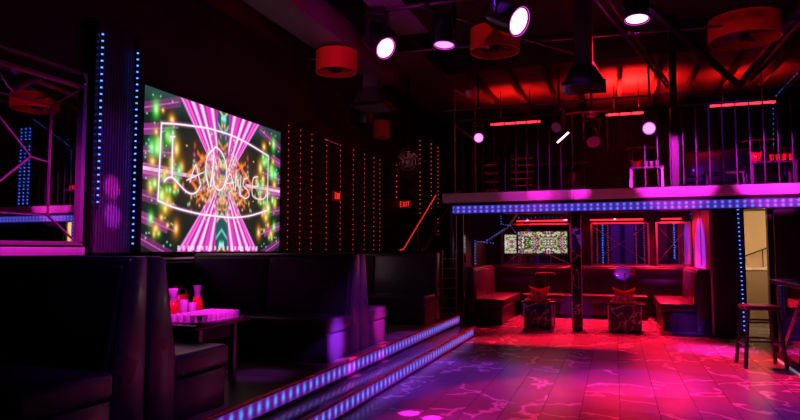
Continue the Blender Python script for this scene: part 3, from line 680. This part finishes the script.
def lounge_mirror(x0, x1, z0, z1, label, xcross=True, m='mirror'):
    r = empty('lounge_mirror', ((x0 + x1) / 2, 15.25, z0), 0, label, 'mirror'); a = (x1 - x0) / 2; h = z1 - z0
    MB().box(-a, a, 0, .01, 0, h).build('mirror_glass', m, r)
    f = MB().box(-a - .02, -a + .02, -.02, .0, 0, h).box(a - .02, a + .02, -.02, 0, 0, h).box(-a, a, -.02, 0, -.02, .02).box(-a, a, -.02, 0, h - .02, h + .02)
    f.build('mirror_frame', 'trim', r)
    if xcross:
        g = MB().beam((-a, -.008, .05), (a, -.008, h - .05), .008, .008).beam((-a, -.008, h - .05), (a, -.008, .05), .008, .008); g.build('cross_strips', 'trim', r)
    return r
lounge_mirror(-2.62, -1.0, 1.16, 2.12, 'mirror panel holding the glowing reflection picture left of the marble post', False)
lounge_mirror(-.52, .72, 1.16, 2.12, 'wide mirror with crossed strips above the middle of the lounge bench')
lounge_mirror(.90, 1.60, 1.16, 2.12, 'narrow mirror with crossed strips at the right end of the lounge bench')
# mirror reflection imitated by small glowing picture panels
ds = empty('reflection_panel', (-2.55, 15.2, 1.42), 0, 'small glowing panel imitating a green and pink reflection above the lounge bench', 'screen')
def reflection_field(W, Hh, seed, s):
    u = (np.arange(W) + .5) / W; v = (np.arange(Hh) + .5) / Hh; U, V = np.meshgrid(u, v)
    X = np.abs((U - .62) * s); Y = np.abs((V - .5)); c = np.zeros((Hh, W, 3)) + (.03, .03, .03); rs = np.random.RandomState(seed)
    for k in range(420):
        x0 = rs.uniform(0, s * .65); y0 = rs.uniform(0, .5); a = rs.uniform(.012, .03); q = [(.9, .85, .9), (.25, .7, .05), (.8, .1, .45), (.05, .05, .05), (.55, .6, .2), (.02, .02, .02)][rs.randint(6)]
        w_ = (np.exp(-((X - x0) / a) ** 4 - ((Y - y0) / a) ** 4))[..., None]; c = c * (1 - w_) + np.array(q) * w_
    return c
pixel_panel('reflection_picture', 180, 76, reflection_field(180, 76, 5, 1.9), (.33, -.0, 0), (1.15, 0, 0), (0, 0, .52), 1.0, ds)
pixel_panel('reflection_picture', 60, 76, reflection_field(60, 76, 9, .7), (.0, -.0, 0), (.28, 0, 0), (0, 0, .45), 1.0, ds)
MB().box(-.02, .29, .004, .045, -.02, .5).box(.34, 1.5, .004, .045, -.02, .54).build('reflection_backing', 'black', ds)
# solid bars standing in for truss lines reflected across the picture
tr = empty('reflected_truss', (-2.55, 15.1, 1.16), 0, 'thin bars standing in for red truss lines reflected in the mirror', 'bracket')
MB().beam((.0, 0, .0), (.6, 0, .45), .015, .015).beam((.6, 0, .45), (1.5, 0, .02), .015, .015).beam((.3, 0, .22), (1.5, 0, .22), .012, .012).beam((.35, 0, 0), (.35, 0, .26), .015, .015).beam((.62, 0, 0), (.62, 0, .4), .012, .012).beam((1.1, 0, 0), (1.1, 0, .22), .012, .012).build('reflected_bars', 'trim', tr)
# red tubes under the mezzanine ceiling
def red_tube(x0, x1, y, z, label, r=.018, glow=14, spread=180, tilt=0):
    t = empty('red_light_bar', ((x0 + x1) / 2, y, z), 0, label, 'light'); a = (x1 - x0) / 2
    MB().tube([(-a, 0, 0), (a, 0, 0)], r).build('light_tube', 'redled' if z < 3 else 'redled2', t)
    MB().box(-a - .02, a + .02, .012, .078 if z < 3 else .06, -.015, .02).build('bar_housing', 'metal', t)
    if z > 3:
        for xx in (-a * .6, a * .6): MB().box(xx - .01, xx + .01, .02, .04, .02, ZC - z).build('hanger', 'metal', t)
    d = bpy.data.lights.new('bar_glow', 'AREA'); d.shape = 'RECTANGLE'; d.size = x1 - x0; d.size_y = .04; d.energy = glow; d.color = (1, .012, .012); d.spread = R(spread)
    L = bpy.data.objects.new('bar_glow', d); C.objects.link(L); L.parent = t; L.location = (0, -.04, -.03 if z < 3 else .04)
    L.rotation_euler = (R(-8), 0, 0) if z < 3 else (R(180 + tilt), 0, 0)
red_tube(-2.25, -1.06, 15.19, 2.2, 'red light bar over the glowing reflection picture in the lounge')
red_tube(-.54, .62, 15.19, 2.2, 'red light bar over the wide crossed mirror')
red_tube(1.0, 1.42, 15.19, 2.2, 'short red light bar over the narrow mirror')
# stepped blue strip at the left of the lounge
sf = empty('lounge_soffit', (0, 13.62, 0), 0, 'dark stepped panel hanging over the left wing bench, edged with blue lights', 'panel')
MB().prism([(-3.0, 1.70), (-2.68, 1.70), (-2.24, 2.0), (-2.0, 2.34), (-3.0, 2.34)], 0, .35, 'Y').build('soffit_panel', 'black', sf)
MB().prism([(-3.0, 1.15), (-2.97, 1.15), (-2.97, 1.7), (-3.0, 1.7)], 0, .3, 'Y').build('soffit_leg', 'black', sf)
led_strand('led_strip', [(-2.94, 13.6, 1.2), (-2.94, 13.6, 1.70), (-2.47, 13.6, 1.64)], .06, 'bluedot', .011, 'blue LED strip rising then turning level above the left wing bench')
led_strand('led_strip', [(-2.67, 13.6, 1.72), (-2.23, 13.6, 2.0)], .06, 'bluedot', .011, 'slanting blue LED strip on the stepped panel at the left of the lounge')
led_strand('led_strip', [(-2.36, 13.59, 2.3), (-2.36, 13.59, 2.07), (-2.15, 13.59, 2.03), (-1.95, 13.59, 1.75)], .05, 'bluedot', .010, 'short hanging blue LED strip that bends down beside the reflection picture')
led_strand('led_strip', [(-2.2, 15.2, 2.28), (-1.1, 15.2, 2.28)], .10, 'bluedot', .010, 'row of blue LEDs above the red bar over the reflection picture')
led_strand('led_strip', [(1.60, 15.1, 2.3), (1.60, 15.1, 1.2)], .09, 'bluedot', .010, 'vertical blue LED strip in the corner beside the narrow mirror')
led_strand('led_strip', [(1.61, 13.6, 2.3), (1.61, 13.6, 1.2)], .12, 'bluedot', .006, 'faint vertical blue LED strip halfway along the lounge side wall')

# upper level back: dark wall panels, benches, tables
for x0, x1, y, lab in ((1.4, 3.3, 15.6, 'low dark bench upstairs on the right behind the railing'), (3.5, 5.0, 15.6, 'dark bench upstairs farther right behind the railing'), (-2.2, -.6, 16.6, 'dark bench upstairs on the left near the red light bar')):
    bench(x1 - x0, loc=(x0, y, MZ), label=lab, **LB)
def bar_table(loc, w, d, h, label, lm='railb'):
    r = empty('high_table', loc, 0, label, 'table')
    MB().box(-w / 2, w / 2, -d / 2, d / 2, h - .04, h).build('tabletop', 'barwood', r)
    for x in (-w / 2 + .03, w / 2 - .03):
        for y in (-d / 2 + .03, d / 2 - .03): MB().box(x - .02, x + .02, y - .02, y + .02, 0, h - .04).build('leg', lm, r)
bar_table((.6, 12.95, MZ), .62, .5, .5, 'small table upstairs with glasses behind the railing near the column', 'trim')
bar_table((2.75, 13.0, MZ), .75, .5, .52, 'table upstairs at the far right with red glasses and bucket')
bar_table((2.05, 13.6, MZ), .7, .45, .42, 'lower table upstairs left of the one with the red bucket')
curved_stand((.5, 13.0, MZ + .5), .40, .55, 'curved board stand upstairs on the small table near the column')
curved_stand((2.6, 13.05, MZ + .52), .42, .65, 'curved board stand upstairs at the far right behind the railing')
wavy_bucket((.42, 12.9, MZ + .5), .2, .16, .16, 'small ice bucket upstairs on the table near the column')
wavy_bucket((2.5, 12.95, MZ + .52), .2, .16, .22, 'red ice bucket upstairs on the far right table')
u0 = tumbler_mb(.04, .13).build('tall_glass', 'redpl', smooth=True); u0.location = (2.75, 12.9, MZ + .52)
tag(u0, 'red lit glass standing upstairs on the far right table', 'glass', 'glasses on the far right upstairs table')
for x in (2.85, 2.95, 3.05): put(u0, (x, 12.9, MZ + .52))
u0 = tumbler_mb(.04, .12).build('tall_glass', 'gfrost', smooth=True); u0.location = (.6, 12.85, MZ + .5)
tag(u0, 'clear glass upstairs on the small table near the column', 'glass', 'glasses on the small upstairs table')
for x in (.7, .8): put(u0, (x, 12.85, MZ + .5))
def stack_shelf(loc, w, n, h, label):
    r = empty('wall_shelf', loc, 0, label, 'shelf')
    for i in range(n): MB().box(-w / 2, w / 2, -.15, .15, .1 + i * h, .12 + i * h).build('shelf_board', 'trimred', r)
    MB().box(-w / 2 - .02, -w / 2, -.15, .15, 0, n * h + .1).box(w / 2, w / 2 + .02, -.15, .15, 0, n * h + .1).build('side_panel', 'metal', r)
M['trimred'] = mat('shelf_red', (.45, .12, .1), .4)
stack_shelf((-2.05, 14.9, MZ), .5, 7, .16, 'open shelf unit upstairs with red lit boards under the left light bar')
stack_shelf((-2.75, 14.6, MZ), .35, 5, .2, 'narrow shelf unit upstairs beside the stair opening')
red_tube(-3.2, -1.86, 17, 4.99, 'red light bar upstairs on the left below the timber ceiling', .03, 16, 120, -15)
red_tube(-.15, .85, 17, 5.04, 'red light bar upstairs in the middle below the timber ceiling', .03, 170, 140, -8)
red_tube(2.32, 3.76, 17, 5.09, 'red light bar upstairs on the right side of the mezzanine', .03, 12, 120, -15)
# hangers and rafters
M['upbeam'] = bump_noise(mat('rafter_timber', (.12, .07, .06), .6), 8)
xs = [-3.2, -2.35, -1.5, -.65, .2, 1.05, 1.9, 2.75, 3.6, 4.6]
first = None
for x in xs:
    if first is None: first = MB().box(-.05, .05, 0, 7.4, -.2, 0).build('ceiling_rafter', 'upbeam'); c = first
    else: c = first.copy(); C.objects.link(c)
    c.location = (x, 13.05, ZC); tag(c, 'timber rafter running front to back under the upper ceiling', 'rafter', 'rafters over the mezzanine')
struct('trim_3', MB().box(-3.4, WR, 12.75, 13.0, 5.35, ZC), 'black')
# stair frame poles at the mezzanine left end
fp = empty('stair_frame', (-3.05, 12.25, MZ), 0, 'tall red lit frame of thin poles at the top of the staircase', 'frame')
M['polered'] = mat('pole_red', (.6, .06, .04), .35, .4)
for x in (0, .42): MB().box(x - .012, x + .012, -.012, .012, 0, 2.2).build('pole', 'polered', fp)
MB().beam((0, 0, 2.2), (.42, 0, 1.9), .02, .02).build('brace', 'polered', fp); MB().beam((0, 0, 1.45), (.45, .4, 1.1), .03, .03).build('brace', 'polered', fp)

# staircase
st = empty('staircase', (-3.95, 11.45, .36), 0, 'staircase with red lit handrail rising left of the mezzanine', 'staircase')
n = 12; run = 4.1 / n; rise = 2.24 / n
for i in range(n): MB().box(-.45, .45, i * run, (i + 1) * run + .03, (i + 1) * rise - .04, (i + 1) * rise).build('tread', 'black', st)
for x in (-.5, .46): MB().prism([(0, 0), (.3, 0), (4.15, 2.09), (4.15, 2.24), (4.0, 2.24), (0, .15)], x, x + .04, 'X').build('stringer', 'metal', st)
MB().tube([(-.15, .3, 1.14), (-.15, .5, 1.16), (-.15, 3.0, 2.48), (-.15, 3.5, 2.6)], .03).build('handrail', 'polered', st)
for y, z in ((.4, .2), (1.6, .88), (2.9, 1.6)): MB().tube([(-.15, y, z), (-.15, y, z + .9)], .018).build('handrail_post', 'polered', st)
MB().tube([(.35, .3, 1.14), (.35, .5, 1.16), (.35, 3.0, 2.48), (.35, 3.5, 2.6)], .025).build('handrail', 'polered', st)
led_strand('red_light_string', [(-4.055, 11.75, 1.5), (-4.055, 11.95, 1.52), (-4.055, 14.4, 2.84)], .07, 'redleddot', .015, 'red lights running down the staircase handrail', 'string lights', None, False)

# wall fan
fn = empty('wall_fan', (-4.72, 14.2, 3.62), R(12), 'round caged fan mounted high left of the staircase', 'fan')
cg = MB()
for rr in (.12, .2, .27, .33): cg.tube([(rr * math.cos(a), -.10 * (1 - rr / .34), rr * math.sin(a)) for a in [2 * PI * k / 28 for k in range(28)]], .005, 5, True)
for k in range(16):
    a = 2 * PI * k / 16; cg.tube([(.04 * math.cos(a), -.1, .04 * math.sin(a)), (.2 * math.cos(a), -.06, .2 * math.sin(a)), (.34 * math.cos(a), 0, .34 * math.sin(a))], .004, 5)
cg.build('cage', 'rail', fn)
MB().tube([(.34 * math.cos(a), 0, .34 * math.sin(a)) for a in [2 * PI * k / 36 for k in range(36)]], .016, 6, True).build('rim', 'rail', fn)
for k in range(4):
    a = PI / 4 + k * PI / 2; mt = Matrix.Rotation(a, 4, 'Y') @ Matrix.Rotation(R(25), 4, 'X')
    MB().box(.03, .28, -.006, .006, -.07, .07, mt).build('blade', 'rail', fn, bevel=.004)
MB().lathe([(.06, -.08), (.06, .12), (.03, .16)], seg=16, mt=Matrix.Rotation(R(-90), 4, 'X')).build('motor', 'metal', fn)
MB().box(-.03, .03, .1, 1.0, -.03, .03).box(-.03, .03, .12, .18, 0, 2.2).build('bracket', 'metal', fn)

# ------------------------------------------------------------------ ceiling equipment
dt = MB().box(-.18, .42, 0, 5.6, 0, .42); o = dt.build('air_duct', 'duct', bevel=.01); o.location = (-4.40, 5.8, 4.78); tag(o, 'long rectangular air duct running over the platform booths', 'duct')
hg = MB()
for y in (6.5, 9.2, 11): hg.box(-4.6, -4.58, y, y + .02, 5.1, ZC)
hg.build('duct_hanger', 'metal', o); bpy.data.objects['duct_hanger'].matrix_parent_inverse = Matrix.Translation((-4.40, 5.8, 4.78)).inverted()
def vent_drop(loc, label, s=.62, top=None):
    r = empty('vent_outlet', loc, 0, label, 'vent')
    MB().add([(-s / 2, -s / 2, .06), (s / 2, -s / 2, .06), (s / 2, s / 2, .06), (-s / 2, s / 2, .06), (-.16, -.16, .38), (.16, -.16, .38), (.16, .16, .38), (-.16, .16, .38)],
             [(3, 2, 1, 0), (4, 5, 6, 7), (0, 1, 5, 4), (1, 2, 6, 5), (2, 3, 7, 6), (3, 0, 4, 7)]).build('hood', 'duct', r, bevel=.01)
    MB().box(-s / 2 - .03, s / 2 + .03, -s / 2 - .03, s / 2 + .03, 0, .06).build('grille_frame', 'metal', r)
    g = MB()
    for i in range(8): y = -s / 2 + .04 + i * s / 8; g.box(-s / 2 + .02, s / 2 - .02, y, y + .02, -.01, 0)
    g.build('grille_slats', 'rail', r)
    MB().box(-.14, .14, -.14, .14, .38, (top or ZC) - loc[2]).build('duct_neck', 'duct', r)
vent_drop((-4.25, 10.7, 4.15), 'square vent outlet hanging at the end of the long duct', top=4.78)
vent_drop((-.42, 10.4, 4.12), 'square vent outlet hanging in the middle before the mezzanine')
def drum_fan(loc, rad, label, top=None):
    r = empty('drum_fan', loc, 0, label, 'ceiling fan'); h = .34
    MB().lathe([(rad - .02, 0), (rad, 0), (rad, h), (rad - .02, h), (rad - .02, 0)], seg=40, cap=False).build('drum_shroud', 'drum', r, smooth=False)
    MB().lathe([(rad - .01, h - .01), (rad - .01, h)], seg=40).build('drum_top', 'metal', r)
    MB().lathe([(.07, .02), (.08, .1), (.08, .2)], seg=16).build('motor', 'metal', r)
    for k in range(5):
        mt = Matrix.Rotation(2 * PI * k / 5, 4, 'Z') @ Matrix.Rotation(R(20), 4, 'X')
        MB().box(.06, rad - .06, -.06, .06, .1, .11, mt).build('blade', 'rail', r)
    MB().tube([(0, 0, h), (0, 0, (top or ZC) - loc[2])], .025).build('down_rod', 'metal', r)
drum_fan((-1.66, 9.2, 4.5), .375, 'red drum ceiling fan between the moving lights, centre of ceiling')
drum_fan((-4.25, 9.1, 4.40), .34, 'red drum ceiling fan half hidden behind the long duct', 4.78)
drum_fan((2.0, 10.84, 4.8), .52, 'large red drum ceiling fan at the upper right')
drum_fan((-4.45, 11.7, 3.78), .17, 'small red drum fixture below the duct end vent')

def pipe(a, b, r, label, m='rail', nm='ceiling_pipe', cat='pipe'):
    return tag(MB().tube([a, b], r).build(nm, m), label, cat)
pipe((-5.2, 9.9, 4.95), (3.0, 10.6, 4.95), .018, 'thin pipe crossing the ceiling behind the moving lights')
pipe((-3.4, 8.25, 4.98), (1.6, 8.25, 4.98), .03, 'straight lighting bar carrying the moving lights')
pipe((-2.5, 8.1, 4.9), (-.45, 11.2, 4.9), .025, 'pipe slanting over the central drum fan toward the mezzanine')
pipe((-.45, 7.5, 4.9), (1.1, 13.9, 4.9), .03, 'long steel pipe slanting from upper centre to the column')
pipe((-.28, 7.5, 4.9), (1.24, 14.2, 4.9), .03, 'second steel pipe beside the long slanting one')
pipe((2.7, 8.2, 5.1), (2.5, 14.6, 4.9), .07, 'thick pipe slanting down from the upper right corner')
pipe((3.0, 8.2, 5.2), (2.8, 14.6, 5.1), .06, 'second thick pipe at the far upper right')
pipe((-3.2, 11.9, 4.28), (WR, 11.9, 4.28), .016, 'thin horizontal pipe across the mezzanine front above the railing')
def bm(a, b, w_, h_, label): return tag(MB().beam(a, b, w_, h_).build('steel_beam', 'metal'), label, 'beam')
bm((-5.4, 5.2, 5.5), (6.4, 5.2, 5.5), .16, .3, 'cross beam nearest the camera under the dark ceiling')
bm((-5.4, 8.9, 5.5), (6.4, 8.9, 5.5), .16, .3, 'cross beam over the moving lights')
bm((-3.4, -1, 5.45), (-3.4, 12.6, 5.45), .12, .25, 'long beam running toward the mezzanine over the steps')
bm((.5, 9.2, 4.95), (2.4, 14.0, 4.9), .08, .1, 'slanted brace at upper right before the mezzanine')
o = MB().box(-.28, .24, 0, 3.2, 0, .06).build('ceiling_panel', 'duct'); o.location = (-3.0, 6.2, 5.0); tag(o, 'slatted ceiling panel hanging right of the long duct', 'panel')
for y in (.2, 2.9): h_ = MB().box(-.02, .0, y, y + .02, .06, .9).build('panel_hanger', 'metal', o)
pc = MB().box(-.2, .2, -.18, .18, -.62, 0).build('loudspeaker', 'stool', bevel=.02); pc.location = (-5.02, 12.0, 4.75); tag(pc, 'black hanging loudspeaker at the left wall beyond the long duct', 'speaker')
MB().box(-.03, .03, -.03, .03, 0, 1.15).build('hanging_bracket', 'metal', pc)

# moving head lights
def moving_head(loc, target, label, lens='lens', s=1.0, power=300, color=MAG, size=16, lit=True):
    r = empty('moving_light', loc, 0, label, 'stage light')
    MB().box(-.14 * s, .14 * s, -.1 * s, .1 * s, .34 * s, .44 * s).build('light_base', 'metal', r, bevel=.01)
    MB().tube([(0, 0, .44 * s), (0, 0, max(.5, 4.95 - loc[2]))], .02).box(-.03, .03, -.03, .03, .44 * s, .52 * s).build('clamp', 'metal', r)
    d = (Vector(target) - Vector(loc)).normalized(); ya = math.atan2(d.y, d.x) - PI / 2
    yk = empty('yoke_pivot', (0, 0, 0), ya); yk.parent = r
    bpy.data.objects.remove(yk)
    ry = Matrix.Rotation(ya, 4, 'Z')
    y = MB().box(-.175 * s, -.15 * s, -.04 * s, .04 * s, -.04 * s, .34 * s, ry).box(.15 * s, .175 * s, -.04 * s, .04 * s, -.04 * s, .34 * s, ry).box(-.175 * s, .175 * s, -.04 * s, .04 * s, .31 * s, .345 * s, ry)
    y.build('yoke', 'metal', r, bevel=.006)
    q = d.to_track_quat('Z', 'Y').to_matrix().to_4x4()
    hd = MB().lathe([(.05 * s, -.24 * s), (.11 * s, -.2 * s), (.14 * s, -.05 * s), (.14 * s, .08 * s), (.15 * s, .2 * s), (.155 * s, .24 * s), (.135 * s, .24 * s), (.13 * s, .2 * s)], seg=28, mt=q).build('lamp_head', 'stool', r, smooth=True)
    MB().lathe([(.0005, .225 * s), (.132 * s, .225 * s), (.132 * s, .215 * s)], seg=28, mt=q).build('lens', lens, r)
    if power:
        MB().lathe([(.132 * s, .232 * s), (.15 * s, .243 * s), (.15 * s, .22 * s), (.132 * s, .22 * s)], seg=28, mt=q, cap=False).build('lens_rim', 'rimglow', r)
        L = spot('beam', (0, 0, 0), (0, 0, -1), color, power, size, .4, .05); L.parent = r; L.location = d * .3 * s
        L.rotation_euler = d.to_track_quat('-Z', 'Y').to_euler()
    return r
moving_head((-3.2, 8.2, 4.5), (1.5, 5.6, .8), 'leftmost bright magenta moving light near the duct', 'lens', 1.05, 260, MAG, 14)
moving_head((-2.24, 8.45, 4.66), (-2.45, 8.0, 0), 'moving light pointing straight down, second from the left', 'lensp', 1.0, 500, PUR, 16)
moving_head((-1.32, 7.85, 4.52), (2.6, 6.0, 2.2), 'brightest magenta moving light tilted toward the camera, above the central drum', 'lens', 1.25, 250, MAG, 16)
moving_head((.33, 8.3, 4.66), (.2, 7.7, 0), 'rightmost moving light with purple side pointing down near the top edge', 'lens', 1.0, 800, MAG, 22)
moving_head((-2.5, 11.95, 3.7), (-.6, 4, 2.6), 'small purple light hanging at the left of the mezzanine railing', 'lensp', .62, 120, PUR, 30)
moving_head((.64, 11.95, 3.7), (-.3, 5, 2.2), 'small purple light hanging by the steel column', 'lensp', .75, 120, PUR, 30)
M['lensoff'] = mat('unlit_lens', (.3, .2, .4), .15)
moving_head((-.36, 11.9, 3.6), (.1, 9.5, 1.5), 'unlit purple tinted moving light with broad head before the mezzanine', 'lensoff', .9, 0)
moving_head((-.95, 11.95, 3.85), (-1.6, 10, 3.0), 'unlit moving light beside the short pink light stick', 'lensoff', .7, 0)
o = MB().tube([(-.98, 11.8, 3.5), (-.77, 11.8, 3.68)], .016).build('light_stick', 'lens'); MB().box(-.88, -.86, 11.81, 11.83, 3.58, 4.30).build('stick_hanger', 'metal', o); tag(o, 'short slanted pink light stick hanging before the railing', 'light')
cm = empty('security_camera', (-2.62, 11.7, 4.55), 0, 'small white dome camera hanging at the left before the mezzanine', 'camera')
MB().lathe([(.06, .05), (.075, .02), (.07, -.03), (.04, -.07), (.005, -.08)], seg=18).build('dome', 'ledge', cm, smooth=True)
MB().tube([(0, 0, .05), (0, 0, 1.3)], .012).build('stem', 'metal', cm)

# blue LED columns upstairs at right (seen in the wall mirror)
led_strand('led_strip', [(2.75, 12.6, 4.22), (2.72, 12.6, 3.3)], .09, 'bluedot', .010, 'vertical blue LED strip upstairs near the right edge')
led_strand('led_strip', [(2.75, 12.6, 4.22), (3.4, 11.9, 4.95)], .07, 'bluedot', .010, 'slanting blue LED strip upstairs at the right edge of the picture')
for x in (3.45, 3.6, 3.75): led_strand('led_strip', [(x, 11.95, 2.7), (x, 11.95, 4.75)], .09, 'bluedot', .016, 'blue LED column strip seen only in the wall mirror', 'light strand', 'blue LED column strips seen in the mirror')

# ------------------------------------------------------------------ corridor, door, bar, stool
struct('wall_right', MB().box(3.7, 3.8, 12.36, 15.6, 0, 2.36), 'beige')
struct('wall_left', MB().box(1.98, 2.06, 12.36, 15.42, 0, 2.36), 'beige')
struct('wall_back', MB().box(1.98, 3.8, 15.5, 15.6, 0, 2.36), 'beige')
cl = bpy.data.lights.new('corridor_lamp', 'POINT'); cl.energy = 65; cl.color = (1.0, .66, .36); cl.shadow_soft_size = .25
o = bpy.data.objects.new('corridor_lamp', cl); C.objects.link(o); o.location = (3.0, 13.6, 2.05)
cb = empty('corridor_counter', (3.0, 14.9, 0), 0, 'pale counter at the end of the lit corridor', 'counter')
MB().box(-.6, .6, 0, .6, 1.08, 1.13).build('counter_top', 'ledge', cb); MB().box(-.58, .58, .04, .6, 0, 1.08).build('counter_body', 'greybeige', cb)
MB().tube([(-.5, .3, 1.3), (.1, .3, 1.55)], .015).tube([(-.4, .3, 1.13), (-.4, .3, 1.34)], .012).tube([(.0, .3, 1.13), (.0, .3, 1.5)], .012).build('counter_rail', 'metal', cb)
dr = empty('door_1', (2.56, 12.02, 0)); tag(dr, kind='structure')
MB().box(0, .95, 0, .05, 0, 2.2).build('door_leaf', 'black', dr, bevel=.004)
MB().box(.04, .06, -.05, 0, 1.16, 1.24).tube([(.05, -.05, 1.2), (.13, -.05, 1.2)], .01).build('door_handle', 'chrome', dr)
br = empty('bar_counter', (2.05, 0, 0), 0, 'dark bar counter with polished top along the right edge', 'bar')
MB().box(.06, .7, 1.0, 9.75, .08, 1.04).build('bar_front', 'mdark', br)
MB().box(-.04, .8, .95, 9.85, 1.04, 1.10).build('bar_top', 'barwood', br, bevel=.012)
MB().box(.02, .7, 1.0, 9.8, .0, .08).build('toe_kick', 'black', br)
MB().box(.0, .02, 1.0, 9.8, .0, .018).build('toe_light', 'whiteled', br)
t = MB()
for i in range(6):
    y = 9.78 - i * 1.2; t.beam((.05, y, .08), (.05, y, 1.04), .02, .02)
    t.beam((.05, y, .1), (.05, y - 1.2, 1.0), .012, .012)
t.build('front_trim', 'trim', br)
led_strand('led_strip', [(2.09, 9.6, 1.02), (2.09, 9.6, .62)], .05, 'bluedot', .008, 'short blue LED strip on the end of the bar front')

sl = empty('bar_stool', (1.75, 9.2, 0), R(4), 'tall black bar stool standing before the bar counter', 'stool')
MB().box(-.21, .21, -.2, .2, .73, .79).build('seat', 'leather', sl, bevel=.025, seg=3)
for sx in (-1, 1):
    for sy in (-1, 1):
        MB().beam((sx * .17, sy * .16, .74), (sx * .235, sy * .225, 0), .034, .034).build('leg', 'stool', sl)
for z, k in ((.34, .204), (.58, .185)):
    for sy in (-1, 1): MB().beam((-k, sy * (k - .01), z), (k, sy * (k - .01), z), .022, .022).build('stretcher', 'stool', sl)
for sx in (-1, 1): MB().beam((sx * .21, -.2, .28), (sx * .21, .2, .28), .022, .022).build('stretcher', 'stool', sl)

# unseen front wall: strands, panels and spots added for the lounge mirrors to reflect
FW = YF + .03
for x, nm, mt, q in [(-.9, 'red_light_string', 'redleddot', 'first'), (-.35, 'red_light_string', 'redleddot', 'second'), (1.05, 'red_light_string', 'redleddot', 'third'), (1.45, 'red_light_string', 'redleddot', 'fourth'), (-.62, 'led_strip', 'bluedot', 'first'), (2.9, 'led_strip', 'bluedot', 'second')]:
    led_strand(nm, [(x, FW, .3), (x, FW, 3.6)], .13, mt, .028, '%s %s light strand added on the unseen wall behind, for the lounge mirrors' % (q, 'blue' if mt == 'bluedot' else 'red'), 'light strand', None)
fp2 = empty('added_wall_panel', (0, FW, 0), 0, 'row of tall wall panels added only for the lounge mirrors to reflect', 'panel')
for x in (-.2, .5, 2.1, 3.3): MB().box(x, x + .45, 0, .05, .2, 3.4).build('panel_board', 'corr', fp2)
MB().box(-1.5, 4.2, 0, .06, 3.45, 3.52).build('panel_rail', 'trim', fp2)
spot('front_wall_fill', (1.0, 1.0, 5.2), (.6, FW, 1.8), PUR, 900, 30, .6)
spot('front_wall_fill', (2.0, 1.0, 5.2), (2.9, FW, 2.0), HOT, 600, 22, .6)
